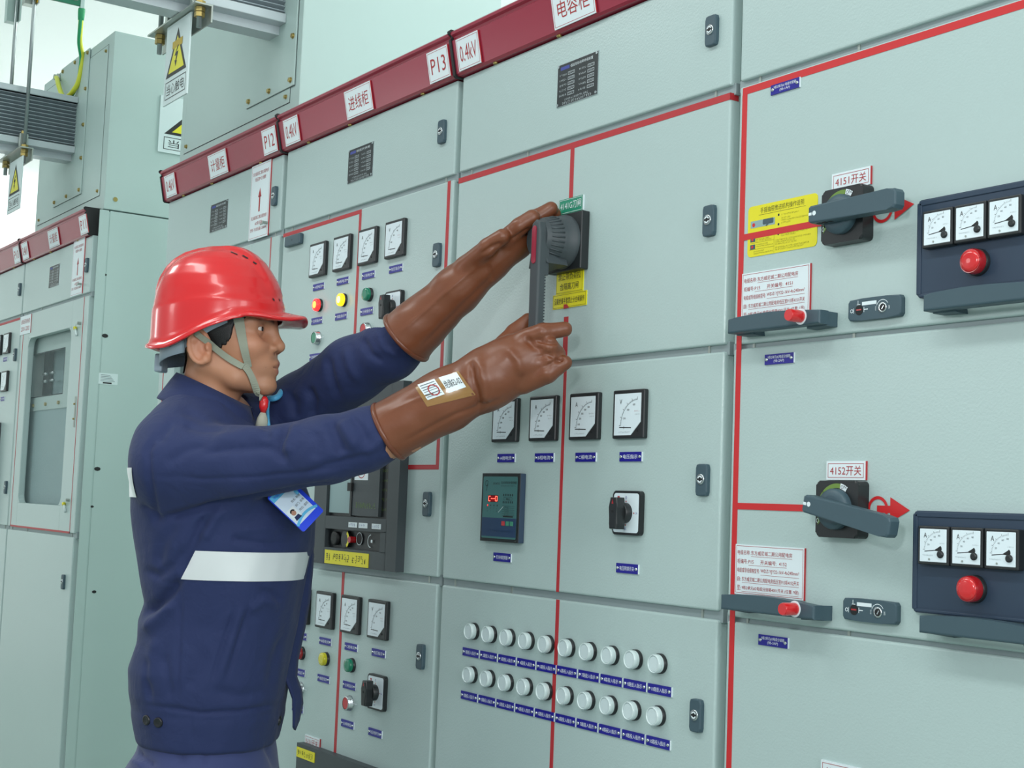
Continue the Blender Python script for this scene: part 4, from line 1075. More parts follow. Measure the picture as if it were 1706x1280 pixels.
mat('toggle_red', (216, 36, 42), 0.3, coat=.4)
mat('button_dark', (26, 28, 32), 0.35)
mat('thread_grey', (176, 176, 160), 0.9)
mat('shoe_black', (26, 26, 28), .5)

person = thing('person', 'worker in navy jacket, red helmet and brown rubber gloves gripping a lever on the cabinet', 'person', PO)

# ---- head (millimetres in the head's own frame: f forward, s to his right, z up)
HY = math.radians(8.0)
HO = Vector(L(345, 580, 2.66))
HM = Matrix.Translation(HO) @ Matrix.Rotation(HY, 4, 'Z') @ Matrix.Scale(.001, 4)
HMn = np.array(HM)
def hw(V): return np.asarray(V, float)@HMn[:3, :3].T+HMn[:3, 3]        # head mm -> worker frame
lo, hi, h = (-110, -96, -200), (172, 100, 160), 2.0
P = grid(lo, hi, h)
A = P.copy(); A[..., 1] = np.abs(P[..., 1])                            # symmetric half
cran = sd_ell(A, (22, 0, 60), (102, 77, 86))
d = cran.copy()
d = smin(d, sd_ell(A, (66, 0, 6), (66, 60, 84)), 22)
d = smin(d, sd_ell(A, (88, 34, 2), (34, 26, 22)), 18)                 # cheekbone
d = smin(d, sd_cone(A, (18, 50, -32), (72, 40, -58), 18, 17), 20)      # jaw
d = smin(d, sd_cone(A, (72, 40, -58), (112, 12, -70), 17, 15), 16)
d = smin(d, sd_ell(A, (119, 0, -68), (19, 21, 17)), 12)                # chin
d = smin(d, sd_ell(A, (106, 0, -32), (33, 33, 30)), 14)                # mouth mound
d = smin(d, sd_cone(A, (116, 8, 45), (100, 44, 46), 12, 12), 14)       # brow
d = smax(d, -sd_sph(A, (127, 31, 31), 17), 12)                         # eye socket
d = smin(d, sd_cone(A, (124, 0, 42), (138, 0, 9), 7, 9), 9)            # nose
d = smin(d, sd_sph(A, (139.5, 0, 5), 11.0), 6)
d = smin(d, sd_ell(A, (130, 13, 0), (11, 8.5, 8)), 5)
d = smax(d, -sd_ell(A, (137, 7, -8), (5, 3.2, 3.5)), 3)
d = smin(d, sd_cone(A, (136.5, 2, -25), (122, 22, -34), 5.5, 3.5), 5)  # lips
d = smin(d, sd_cone(A, (134.0, 0, -42.5), (121, 20, -37), 6.5, 4.0), 5)
d = smax(d, -sd_cone(A, (145, 0, -34.2), (122, 25, -35.5), 1.6, 1.4), 2.5)
d = smax(d, -sd_cone(A, (150, 0, -16), (142, 0, -22), 3, 3), 5)        # philtrum
eb = sd_sph(A, (105, 31, 34), 13.6)                                    # eyelids
d = smin(d, np.maximum(eb, -(P[..., 2]-36.6-.05*(A[..., 1]-31))), 2.5)
d = smin(d, np.maximum(eb, (P[..., 2]-30.6)), 2.5)
neck = sd_cone(A, (22, 0, -20), (-4, 0, -190), 54, 56)
neck = smax(neck, sd_ell(A, (20, 0, -60), (66, 60, 160)), 10)
d = smin(d, neck, 16)
dh = d.copy()                                                          # scalp for the hair
# ears
ec = np.array((17, 79, -7.)); tilt = math.radians(-14)
q = A-ec; qf = q[..., 0]*math.cos(tilt)-q[..., 2]*math.sin(tilt); qz = q[..., 0]*math.sin(tilt)+q[..., 2]*math.cos(tilt); qs = q[..., 1]-.35*(-qf)*.6
E_ = np.stack([qf, qs, qz], -1)
ear = sd_ell(E_, (0, 0, 0), (20, 7, 31))
rimc = [(19*math.cos(a)*(.95), 5.5, 30*math.sin(a)) for a in np.linspace(math.radians(20), math.radians(290), 14)]
ear = smin(ear, chain(E_, rimc, [4.2]*14, 2), 4)
ear = smax(ear, -sd_ell(E_, (5, 9, -3), (10, 8, 15)), 4)
ear = smax(ear, -sd_ell(E_, (-4, 9, 15), (9, 5, 8)), 4)
ear = smin(ear, sd_sph(E_, (7, 3, -24), 7.5), 6)
ear = smin(ear, sd_ell(E_, (13, 4, -4), (4, 5, 7)), 4)
d = smin(d, ear, 5)
HV_, HF_ = nets(d, lo, h); HV_ = relax(HV_, HF_, 2, .4); HG = (P, A, lo, h)
# tone: lips, brows, beard shadow, warm ears
Av = HV_.copy(); Av[:, 1] = np.abs(Av[:, 1])
tone = np.repeat(SKIN[None], len(HV_), 0)
def blend(mask, rgb): 
    global tone
    c = np.array([lin(x) for x in rgb]); tone = tone*(1-mask[:, None])+c[None]*mask[:, None]
def soft(dd, w): return 1/(1+np.exp(np.clip(dd/w, -40, 40)))
Ld = np.minimum(sd_cone(Av, (138, 0, -27), (123, 20, -34.5), 5.2, 2.5), sd_cone(Av, (137, 0, -41.5), (122, 18, -37), 5.6, 3))
blend(.45*soft(sd_ell(Av, (100, 0, -55), (60, 60, 34)), 6), (158, 116, 92))
blend(.5*soft(sd_ell(Av, (134, 0, -18), (16, 22, 6)), 2), (120, 88, 70))
blend(.92*soft(Ld, .9), (138, 78, 76))
blend(.8*soft(sd_cone(Av, (143, 0, -34.4), (121, 25, -35.6), 1.2, .9), .5), (70, 36, 36))
blend(.85*soft(sd_ell(Av, (136, 7, -8.5), (5, 3.0, 3.0)), .7), (64, 36, 30))
blend(.9*soft(chain(Av, [(132, 14, 50), (122, 34, 55), (108, 48, 50)], [3.6, 3.8, 2], 3), .9), (30, 24, 22))
blend(.55*soft(sd_ell(Av, (17, 80, -7), (26, 14, 36)), 4), (196, 128, 100))
blend(.35*soft(sd_ell(Av, (104, 44, 2), (24, 24, 20)), 8), (202, 134, 108))
blend(.8*soft(np.abs(sd_sph(Av, (105, 31, 34), 13.4))+np.maximum(np.abs(Av[:, 2]-36.5)-1.2, 0)*2+np.maximum(111-Av[:, 0], 0)*.5-.8, .5), (40, 30, 28))
# ---- the body under the clothes, one coarse figure (metres, worker frame)
sh_R, el_R, wr_R, ha_R = L(318, 775, 2.50), L(556, 748, 2.435), L(790, 640, 2.405), L(880, 605, 2.40)
sh_L, el_L, wr_L, ha_L = L(440, 715, 2.83), L(592, 622, 2.68), L(790, 455, 2.545), L(850, 400, 2.51)
pel = L(345, 1235, 2.66); chs = L(365, 800, 2.67); nb = np.array(HO)+np.array((0, 0, -.15))
lo2, hi2, h2 = (-.32, -.45, -.02), (.75, .45, 1.62), .010
P = grid(lo2, hi2, h2)
d = sd_ell(P, chs, (.085, .130, .17)); d = smin(d, sd_ell(P, pel+np.array((0, 0, -.04)), (.085, .125, .12)), .06)
d = smin(d, sd_cone(P, chs, pel, .08, .08), .05)
d = smin(d, sd_cone(P, nb, chs+np.array((0, 0, .10)), .045, .05), .03)
d = smin(d, chain(P, [sh_R, el_R, L(648, 719, 2.42), L(815, 632, 2.395), ha_R], [.040, .040, .034, .034, .028], .02), .02)
d = smin(d, chain(P, [sh_L, L(592, 616, 2.677), L(678, 562, 2.588), L(770, 478, 2.544), L(850, 409, 2.510)], [.040, .040, .033, .024, .016], .02), .02)
d = smin(d, sd_cone(P, L(600, 752, 2.414), L(684, 724, 2.410), .031, .031), .01)
leg = {}
for s, fx in ((1, -.03), (-1, .06)):
    hp = pel+np.array((0, s*.072, -.05)); kn = np.array((hp[0]+.02+fx*.5, s*.11, .47)); an = np.array((hp[0]-.02+fx, s*.12, .09)); to = an+np.array((.17, s*.02, -.05))
    leg[s] = (hp, kn, an, to)
    d = smin(d, chain(P, [hp, kn, an], [.066, .050, .036], .03), .04); d = smin(d, sd_cone(P, an+np.array((-.02, 0, -.05)), to, .03, .026), .02)
BV_, BF_ = nets(d, lo2, h2)
body = skin_mesh('body', hw(HV_), HF_, 'skin', person, tone, extra=((BV_, BF_.tolist()),))
# eyes, hair
def head_obj(name, mb, parent, label=None):
    mb.V = [tuple(PM @ (HM @ Vector(v))) for v in mb.V]
    mb.V = [tuple(Vector(v)-PO) for v in mb.V]
    return mb.build(name, parent, tuple(PO), label, world=True)
for s in (1, -1):
    M_ = Matrix.Translation((105, 31*s, 34)) @ Matrix.Rotation(math.radians(90), 4, 'Y') @ Matrix.Rotation(math.radians(0), 4, 'X')
    b = MB(M_); prof = [(12.4*math.sin(a), 12.4*math.cos(a)) for a in [PI-i*PI/16 for i in range(17)]]
    b.lathe((0, 0), [(max(r, .01), n) for r, n in prof], 'eye_white', 24)
    b.lathe((0, 0), [(6.2, 10.9), (5.5, 11.6), (3, 12.5), (.1, 12.8)], 'iris_dark', 20)
    head_obj('eye', b, body)
P, A, lo, h = HG
rnd = np.sin(A[..., 0]*.62+A[..., 1]*.2)*2.6+np.sin(A[..., 0]*1.35)*1.2
line = np.interp(P[..., 0], [-110, -62, -46, -36, -26, -10, 4, 16, 28, 42, 54, 64, 70, 76, 140], [-30, -46, -52, -46, 4, 6, 2, -6, -10, -8, -2, 5, 20, 46, 66])+rnd
hr = smax(smax(dh-3.6, line-P[..., 2], 2), P[..., 2]-100, 2)
v_, f_ = nets(hr, lo, h)
skin_mesh('hair', hw(relax(v_, f_, 1)), f_, 'hair_black', person)

# ---- helmet
def zr(th):
    a = abs(math.degrees(th)); return float(np.interp(a, [0, 10, 20, 30, 40, 50, 60, 70, 80, 90, 100, 110, 120, 135, 150, 180], [62, 57, 52, 51, 53, 53, 49, 40, 31, 20, 8, -2, -8, -8, -4, 2]))
ZL = [0, 60, 80, 105, 126, 145, 160, 172, 180, 185, 187.5]
BK = [-103, -103, -102, -97, -90, -79, -65, -45, -20, 8, 34]
FR = [141, 141, 140, 133, 123, 110, 98, 84, 70, 58, 40]
def dome(th, z, off=0):
    b_, f_ = float(np.interp(z, ZL, BK)), float(np.interp(z, ZL, FR))
    c, r = (b_+f_)/2, (f_-b_)/2; w = 108*(r/122.0)**.92
    x, y = c+(r+off)*math.cos(th), (w+off)*math.sin(th)
    k = 0.0
    crest = 1/(1+math.exp((abs(y)-34)/2.2)) * (1/(1+math.exp((100-z)/6)))
    if z > 80: k += 5.0*crest
    k += 2.2/(1+math.exp((z-78-.10*x)/1.6))                 # lower band stands proud
    zz = z+k*max(0, (z-90)/100)
    n_ = math.hypot(x-c, y) or 1
    return (x+(x-c)/n_*k, y+y/n_*k, zz)
NT, NZ = 112, 46
V = []; F = []
rows = []
def row(fn):
    b = len(V)
    for i in range(NT): V.append(fn(2*PI*i/NT-PI))
    rows.append(b)
def visor(th): return 8+36*max(0.0, math.cos(min(abs(th)*1.62, PI/2)))**.8
row(lambda th: dome(th, zr(th)+3, -6)); row(lambda th: tuple(np.array(dome(th, zr(th), -3))+np.array((0, 0, -3))))
def flange(th, dz, f=1.0):
    p = dome(th, max(zr(th), 0), 0); e = visor(th)*f; a = math.atan2(math.sin(th), math.cos(th))
    return (p[0]+math.cos(a)*e, p[1]+math.sin(a)*e*.9, zr(th)+dz-(.10*e if e > 10 else 0)+(.0 if e < 10 else 4*f))
row(lambda th: flange(th, -5, .98)); row(lambda th: flange(th, -3.5, 1.03)); row(lambda th: flange(th, -.5, 1.03)); row(lambda th: flange(th, 1.5, .97)); row(lambda th: flange(th, 5, .45))
row(lambda th: tuple(np.array(dome(th, zr(th)+9, 1.5))))
for j in range(1, NZ):
    t = (j/(NZ-1))**.9
    row(lambda th, t=t: dome(th, zr(th)+10+(186.5-zr(th)-10)*t))
for a, b in zip(rows[:-1], rows[1:]):
    for i in range(NT): F.append((a+i, a+(i+1) % NT, b+(i+1) % NT, b+i))
V.append((38, 0, 192.5)); F += [(rows[-1]+i, rows[-1]+(i+1) % NT, len(V)-1) for i in range(NT)]
mb = MB(); mb.add(V, F, 'helmet_red', True)
helmet = head_obj('helmet', mb, person, 'glossy red safety helmet')
hb = BVHTree.FromPolygons([Vector(HM @ Vector(v)) for v in V], F)
mb = MB(); V2 = []; F2 = []
for j in range(10):
    for i in range(48):
        th = 2*PI*i/48-PI; z = zr(th)-1+(176-zr(th))*(j/9.0); p = dome(th, max(z, 0), -9); V2.append((p[0], p[1], z))
for j in range(9):
    for i in range(48): F2.append((j*48+i, j*48+(i+1) % 48, (j+1)*48+(i+1) % 48, (j+1)*48+i)[::-1])
F2.append(tuple(range(9*48, 10*48))); mb.add(V2, F2, 'helmet_inside', True); head_obj('helmet_liner', mb, helmet)
def hp_(u, v, d=2.57):                                    # point of the photo on the near side, in head mm
    return np.array(HM.inverted() @ (PMI @ at(u, v, d)))
def on_helmet(u, v):
    o = PMI @ CAM; dr = (PMI.to_3x3() @ (at(u, v, 1.0)-CAM)).normalized(); hit = hb.ray_cast(o, dr)
    return hit[0], hit[1]
b = MB()
for (u, v, w, hh) in ((390.0, 422.3, 11, 3.4), (408.5, 428.5, 9.5, 4.6), (424.5, 438.5, 6, 3.6), (455.5, 499.5, 4.4, 4.2), (465.5, 500.2, 3.8, 4), (473, 500.4, 2.6, 4)):
    p, n = on_helmet(u, v)
    if p is None: continue
    n = n if n.dot(p-(PMI @ CAM)) < 0 else -n
    t = (PMI.to_3x3() @ (at(u+10, v+(3.2 if v < 450 else .5), 2.6)-at(u, v, 2.6))).normalized(); t = (t-n*t.dot(n)).normalized(); s_ = n.cross(t)
    q = [p+n*.0006+t*(x*w*.00062)+s_*(y*hh*.00060) for x, y in ((-1, -1), (1, -.6), (1, 1), (-1, .7))]
    q = [tuple(PM @ v_) for v_ in q]; q = [tuple(Vector(v_)-PO) for v_ in q]
    b.add(q, [(0, 1, 2, 3)], 'black_matte')
b.build('vent_slot', helmet, tuple(PO), world=True)
# suspension band, nape strap, chin straps
b = MB(); V2 = []; F2 = []
for j, (dz, of) in enumerate(((-7, -30), (-7, -28), (16, -26), (16, -30))):
    for i in range(64): th = 2*PI*i/64-PI; p = dome(th, max(zr(th), 0), of); V2.append((p[0], p[1], zr(th)+dz))
for j in range(4):
    for i in range(64): F2.append((j*64+i, j*64+(i+1) % 64, ((j+1) % 4)*64+(i+1) % 64, ((j+1) % 4)*64+i))
b.add(V2, F2, 'band_grey', True); head_obj('headband', b, helmet, 'grey suspension headband')
b = MB(); V2 = []; F2 = []; N = 40
for i in range(N+1):
    th = math.radians(96+168*i/N); k = abs(i-N/2)/(N/2); sw = math.cos((i/N-.5)*PI)
    for (r, z) in ((0, -26-8*sw), (3, -26-8*sw), (3, 6+4*k-4*sw), (0, 6+4*k-4*sw)):
        V2.append((-2+(88+r-8*sw)*math.cos(th), (82+r)*math.sin(th), z-6+14*k))
for i in range(N):
    for j in range(4): F2.append((i*4+j, i*4+(j+1) % 4, (i+1)*4+(j+1) % 4, (i+1)*4+j))
F2 += [(0, 1, 2, 3), tuple(N*4+j for j in (3, 2, 1, 0))]
b.add(V2, F2, 'band_grey', True); 
b.box(-96, -80, -16, 16, -48, -14, 'band_grey', 3); head_obj('nape_strap', b, helmet, 'grey ratchet nape strap')
headbvh = BVHTree.FromPolygons([Vector(v) for v in hw(HV_)], HF_.tolist())
def ribbon(b, pts, widths, m, lift=.0022, thick=.0016, fallback=2.58):
    """band laid on the head; pts are bearings in the photo; returns worker-frame centre line"""
    o = PMI @ CAM; C_ = []; N_ = []
    for (u, v) in pts:
        dr = (PMI.to_3x3() @ (at(u, v, 1.0)-CAM)).normalized(); hit = headbvh.ray_cast(o, dr)
        if hit[0] is None or (hit[0]-o).length > 2.9: p = PMI @ at(u, v, fallback); n = Vector((0, 1, 0))
        else: p, n = hit[0], hit[1]
        C_.append(p+n*lift); N_.append(n)
    for _ in range(8):
        C_ = [C_[0]]+[(C_[i-1]+C_[i]*2+C_[i+1])/4 for i in range(1, len(C_)-1)]+[C_[-1]]
        N_ = [N_[0]]+[(N_[i-1]+N_[i]*2+N_[i+1]).normalized() for i in range(1, len(N_)-1)]+[N_[-1]]
    rs = []
    for i, p in enumerate(C_):
        t = (C_[min(i+1, len(C_)-1)]-C_[max(i-1, 0)]).normalized(); s_ = N_[i].cross(t).normalized(); n = N_[i]; w = widths[i]*.5
        rs.append([p+s_*w, p+s_*w+n*thick, p-s_*w+n*thick, p-s_*w])
    return rs
def ribbon_mesh(b, rs, m, mirror=False):
    V = []; F = []
    for r in rs:
        for q in r:
            if mirror:
                k = HM.inverted() @ q; q = HM @ Vector((k.x, -k.y, k.z))
            V.append(tuple(Vector(PM @ q)-PO))
    for i in range(len(rs)-1):
        for j in range(4): F.append((i*4+j, i*4+(j+1) % 4, (i+1)*4+(j+1) % 4, (i+1)*4+j))
    n = len(rs)*4; F += [(0, 1, 2, 3), (n-1, n-2, n-3, n-4)]
    b.add(V, F, m)
def lerp_path(P, k=5):
    out = []
    for i in range(len(P)-1):
        for j in range(k): t = j/k; out.append(tuple(np.array(P[i])*(1-t)+np.array(P[i+1])*t))
    out.append(P[-1]); return out
r1 = ribbon(None, lerp_path([(396, 524), (398, 536), (402, 556), (407, 580), (411, 598), (414, 612)]), list(np.linspace(.020, .0115, 26)), None)
r2 = ribbon(None, lerp_path([(316, 548), (330, 554), (346, 567), (362, 582), (380, 596), (403, 613)]), [.0115]*26, None, lift=.005)
r3 = ribbon(None, lerp_path([(404, 606), (412, 618), (420, 634), (428, 650), (436, 664)]), [.013]*21, None, lift=.0036)
for mir in (False, True):
    b = MB()
    for r in (r1, r2, r3[:13] if mir else r3): ribbon_mesh(b, r, 'strap_grey', mir)
    b.build('chin_strap', helmet, tuple(PO), 'grey-green webbing chin strap', world=True)
T_ = [at(440, 663, 2.625), at(440, 668, 2.622), at(439, 678, 2.620), at(438.5, 688, 2.620)]
b = MB(); b.tube([v-PO for v in T_], [.0062, .0084, .0082, .0045], 'toggle_red', 14); b.build('strap_toggle', helmet, tuple(PO), 'small red strap toggle', world=True)
b = MB(); b.tube([at(438.5, 686, 2.62)-PO, at(437, 697, 2.62)-PO, at(436, 714, 2.62)-PO], [.004, .0095, .013], 'thread_grey', 12); b.build('strap_tail', helmet, tuple(PO), 'frayed strap end', world=True)

# ------------------------------------------------------------------ clothes
def px_of(V):
    """where worker-frame points stand in the photo"""
    d = wverts(V)-np.array(CAM); z = d@np.array(FWD)
    return np.stack([853+FPX*(d@np.array(RGT))/z, 640-FPX*(d@np.array(UPV))/z], 1)
CAMW = np.array(PMI @ CAM)
def seg_dist(U, path):
    best = np.full(len(U), 1e9); tt = np.zeros(len(U)); n = len(path)-1
    for i in range(n):
        a = np.array(path[i], float); b_ = np.array(path[i+1], float); ab = b_-a
        t = np.clip(((U-a)@ab)/(ab@ab), 0, 1); dd = np.linalg.norm(U-a-t[:, None]*ab, axis=1)
        m = dd < best; best[m] = dd[m]; tt[m] = (i+t[m])/n
    return best, tt
def folds(V, F, lines):
    """cloth creases: (path, half width px, depth mm, negative = valley) pressed into the side that shows"""
    N = normals(V, F); view = CAMW-V; view /= np.linalg.norm(view, axis=1)[:, None]
    face = np.clip(((N*view).sum(1)+.05)/.35, 0, 1); U = px_of(V); dsp = np.zeros(len(V))
    for path, w, a in lines:
        dd, t = seg_dist(U, path); taper = np.clip(np.minimum(t, 1-t)*5, 0.15, 1)
        dsp += a*.0016*np.exp(-(dd/w)**2)*taper
    return V+N*(dsp*face)[:, None]
def lump(V, N, amp, sc, seed=0):
    r = np.random.RandomState(seed); o = np.zeros(len(V))
    for k in range(9):
        w = r.normal(size=3)*sc*(1+.5*r.rand()); o += np.sin(V@w+r.rand()*6.28)
    return V+N*(o*amp/3)[:, None]
def loft(P, lv):
    """lv rows: z, cf, cs, rf, rs (sorted by z)"""
    lv = np.array(lv, float); z = P[..., 2]
    c = [np.interp(z, lv[:, 0], lv[:, k]) for k in range(1, 5)]
    x, y = (P[..., 0]-c[0])/c[2], (P[..., 1]-c[1])/c[3]
    r = (np.abs(x)**2.3+np.abs(y)**2.3)**(1/2.3)
    d = (r-1)*np.minimum(c[2], c[3])*.95
    return smax(d, np.maximum(z-lv[-1, 0], lv[0, 0]-z), .012)
DM = 2.665
def level(v, ub, uf, rs, ds=0.0):
    a, b_ = L(ub, v, DM), L(uf, v, DM)
    return (.5*(a[2]+b_[2]), .5*(a[0]+b_[0]), ds+.5*(a[1]+b_[1]), .5*(b_[0]-a[0]), rs)
JL = [level(1236, 238, 458, .162), level(1180, 229, 470, .168), level(1150, 223, 476, .174), level(1112, 222, 481, .178), level(1069, 236, 488, .176), level(1035, 238, 496, .174),
      level(1003, 250, 501, .178), level(955, 241, 510, .184), level(905, 233, 521, .190), level(855, 227, 524, .192), level(800, 226, 505, .190), level(760, 229, 476, .184), level(722, 240, 440, .165),
      level(690, 262, 418, .125), level(662, 285, 400, .085)]
JL.sort()
lo, hi, h = (-.22, -.42, .78), (.48, .40, 1.58), .0042
P = grid(lo, hi, h)
d = loft(P, JL)
sR = [L(292, 772, 2.515), L(408, 774, 2.475), L(545, 750, 2.435), L(606, 733, 2.425), L(655, 716, 2.42)]
d = smin(d, chain(P, sR, [.080, .0625, .0565, .0520, .0465], .02), .035)
sL = [L(420, 735, 2.83), L(505, 682, 2.77), L(590, 615, 2.68), L(650, 584, 2.62), L(690, 553, 2.59)]
d = smin(d, chain(P, sL, [.078, .068, .0600, .0530, .044], .02), .035)
d = smin(d, sd_cone(P, L(300, 735, 2.55), L(420, 700, 2.80), .055, .055), .05)            # shoulders
band = np.abs(P[..., 2]-.5*(JL[0][0]+JL[1][0]+.004))-.030                                 # hem band
d = np.where(band < 0, d-.0018, d)
# sleeve slit showing the wrist
d = smax(d, -sd_cone(P, L(628, 768, 2.374), L(662, 743, 2.374), .004, .021), .004)
d = smax(d, -sd_cone(P, L(655, 748, 2.372), L(668, 738, 2.40), .014, .022), .004)
# neck hole
d = smax(d, -sd_cone(P, np.array(HO)+np.array((.022, 0, -.02)), np.array(HO)+np.array((.020, 0, -.140)), .066, .066), .006)
JV, JF = nets(d, lo, h); JV = relax(JV, JF, 3, .5)
fl = [  # right sleeve
 ([(266, 715), (247, 750), (249, 797), (259, 858), (268, 872)], 5, -3.5), ([(250, 792), (340, 798), (430, 795), (520, 786), (608, 774)], 3.5, -1.8),
 ([(484, 704), (466, 735), (462, 752), (478, 776)], 7, -6), ([(497, 702), (482, 738), (480, 760)], 8, 4), ([(548, 700), (556, 716), (566, 742), (575, 760)], 8, -5.5), ([(566, 700), (580, 722), (596, 752)], 9, 4),
 ([(583, 690), (600, 712), (616, 742)], 6, -3.5), ([(300, 705), (340, 716), (385, 716)], 8, -3.5), ([(330, 760), (380, 748), (440, 745), (466, 752)], 7, -4), ([(350, 735), (410, 722), (470, 722)], 10, 4),
 ([(270, 775), (310, 750), (350, 742)], 8, -3), ([(505, 790), (540, 776), (590, 766), (622, 752)], 6, -3), ([(430, 700), (444, 716), (447, 735)], 7, -4), ([(520, 715), (530, 740), (524, 770)], 9, -3), ([(600, 760), (625, 745), (640, 722)], 6, 3),
 # under the arm, flank and back
 ([(256, 868), (290, 862), (345, 846), (420, 834), (500, 818), (560, 806)], 7, -8), ([(352, 850), (330, 885), (312, 930), (299, 965)], 8, -5), ([(372, 846), (352, 876), (336, 905)], 9, 4), ([(298, 868), (270, 905), (262, 950)], 10, -4),
 ([(232, 840), (252, 856), (262, 874)], 5, -4), ([(236, 948), (262, 960), (290, 940), (312, 905)], 7, -4), ([(236, 1028), (262, 1008), (285, 985), (300, 962)], 7, -8), ([(238, 1050), (266, 1030), (292, 1000)], 9, 6),
 ([(300, 970), (299, 1050), (297, 1120), (294, 1176)], 3.5, -2.5), ([(247, 1092), (244, 1130), (252, 1172)], 6, -4), ([(262, 1060), (250, 1100), (240, 1150)], 10, 4), ([(272, 1085), (280, 1130), (285, 1172)], 8, -3),
 # chest pocket flap, side pocket
 ([(388, 890), (392, 900), (440, 906), (500, 905)], 4, -3), ([(386, 886), (440, 880), (490, 882)], 6, 2.5), ([(395, 1000), (380, 1050), (364, 1098), (352, 1138)], 3, -3), ([(418, 1003), (402, 1052), (388, 1098), (377, 1139)], 3, -2.2), ([(407, 1001), (391, 1052), (376, 1098), (364, 1138)], 5, 2.5),
 ([(430, 985), (455, 990), (470, 1005)], 6, -3), ([(412, 1020), (440, 1000), (468, 1010)], 8, 3), ([(350, 1150), (400, 1160), (450, 1150)], 9, -2.5), ([(310, 1150), (330, 1120), (340, 1080)], 10, -2.5), ([(470, 1060), (455, 1100), (448, 1150)], 8, -3),
 ([(233, 1174), (330, 1188), (400, 1186), (470, 1172)], 3.2, -3.5), ([(318, 1182), (318, 1236)], 2.5, -2), ([(290, 700), (272, 722), (262, 740)], 6, -3), ([(300, 680), (340, 700), (390, 706)], 8, -2.5),
 # left sleeve
 ([(512, 642), (522, 668), (520, 700)], 7, -5), ([(545, 590), (552, 630), (566, 668)], 7, -4), ([(600, 560), (616, 590), (640, 606)], 6, -3.5), ([(625, 545), (640, 580), (668, 596)], 7, 3), ([(476, 650), (490, 672), (492, 700)], 8, -4), ([(574, 576), (584, 612), (600, 640)], 8, 3.5)]
JV = folds(JV, JF, fl); JV = lump(JV, normals(JV, JF), .0011, 38, 1); JV = relax(JV, JF, 1, .35)
# the far front panel hanging open
def sheet(rows, th=.004):
    """rows: list of rows of worker-frame points -> thin closed shell"""
    R = np.array(rows, float); n, m = R.shape[:2]; V = R.reshape(-1, 3)
    F = [(i*m+j, i*m+j+1, (i+1)*m+j+1, (i+1)*m+j) for i in range(n-1) for j in range(m-1)]
    Nn = normals(V, np.array(F)); b = len(V); V2 = np.concatenate([V+Nn*th/2, V-Nn*th/2])
    F2 = F+[tuple(b+k for k in f[::-1]) for f in F]
    edge = [i for i in range(m)]+[i*m+m-1 for i in range(1, n)]+[(n-1)*m+j for j in range(m-2, -1, -1)]+[i*m for i in range(n-2, 0, -1)]
    F2 += [(edge[k], b+edge[k], b+edge[(k+1) % len(edge)], edge[(k+1) % len(edge)]) for k in range(len(edge))]
    return V2, F2
outer = [(506, 882), (519, 900), (522, 925), (520, 955), (516, 1000), (507, 1050), (496, 1100), (494, 1128), (502, 1150), (504, 1172), (498, 1200), (491, 1217)]
inner = [(490, 886), (500, 905), (500, 930), (496, 960), (488, 1003), (480, 1052), (474, 1100), (474, 1128), (482, 1148), (488, 1165), (489, 1190), (489, 1212)]
rows = [[L(a[0]+(c_[0]-a[0])*t, a[1]+(c_[1]-a[1])*t, 2.655+.035*t) for t in np.linspace(0, 1, 5)] for a, c_ in zip(lerp_path(inner, 3), lerp_path(outer, 3))]
flap = sheet(rows)
jacket = skin_mesh('jacket', JV, JF, 'jacket_navy', person, extra=(flap,), label='navy work jacket')
jbvh = BVHTree.FromPolygons([Vector(v) for v in JV], JF.tolist())
# collar
def collar_pt(a, k, r):
    """a round the neck (0 = front), k 0 top .. 1 bottom"""
    c = np.array(HO)+np.array((.020-.004*k, 0, 0)); fr = .5+.5*math.cos(a)
    z = -.052-.060*fr**1.1-(.040+.012*fr)*k
    if abs(a) < .5: z -= (.5-abs(a))*.06*k
    return c+np.array((math.cos(a)*(.064+r+.004*(1-fr)), math.sin(a)*(.066+r), z))
rows = []
for i in range(61):
    a = math.radians(8+344*i/60)
    rows.append([collar_pt(a, 1.0, -.004), collar_pt(a, .5, -.004), collar_pt(a, 0, .0), collar_pt(a, -.05, .004), collar_pt(a, .3, .013), collar_pt(a, .7, .022), collar_pt(a, 1.05, .030), collar_pt(a, 1.18, .032)])
cv, cf = sheet(rows, .0035)
skin_mesh('collar', cv, np.array(cf), 'jacket_navy', jacket)
# reflective bands: cloth patches laid on the jacket and trimmed straight
def patch(name, keep, planes, m, parent, lift=.0018, label=None):
    bm = bmesh.new(); N = normals(JV, JF); sel = keep(JV, N); used = {}
    for f in JF:
        if not all(sel[i] for i in f): continue
        for i in f:
            if i not in used: used[i] = bm.verts.new(JV[i]+N[i]*lift)
        try: bm.faces.new([used[i] for i in f])
        except ValueError: pass
    for co, no in planes:
        bmesh.ops.bisect_plane(bm, geom=bm.verts[:]+bm.edges[:]+bm.faces[:], plane_co=co, plane_no=no, clear_outer=True)
    bm.verts.index_update(); V = np.array([v.co[:] for v in bm.verts]); F = [[v.index for v in f.verts] for f in bm.faces]; bm.free()
    me_v = wverts(V)-np.array(PO)
    mb = MB(); mb.add([tuple(v) for v in me_v], F, m, True)
    return mb.build(name, parent, tuple(PO), label, world=True)
zt, zb = .5*(L(329, 917, 2.5)[2]+L(509, 924, 2.5)[2]), .5*(L(301, 967, 2.5)[2]+L(502, 970, 2.5)[2])
a_, b_ = L(328, 917, 2.49), L(300, 968, 2.49); t_ = b_-a_; nrm = np.array((t_[2], 0, -t_[0])); nrm = nrm/np.linalg.norm(nrm)
if nrm[0] > 0: nrm = -nrm
fx = L(505, 945, 2.60)[0]+.004
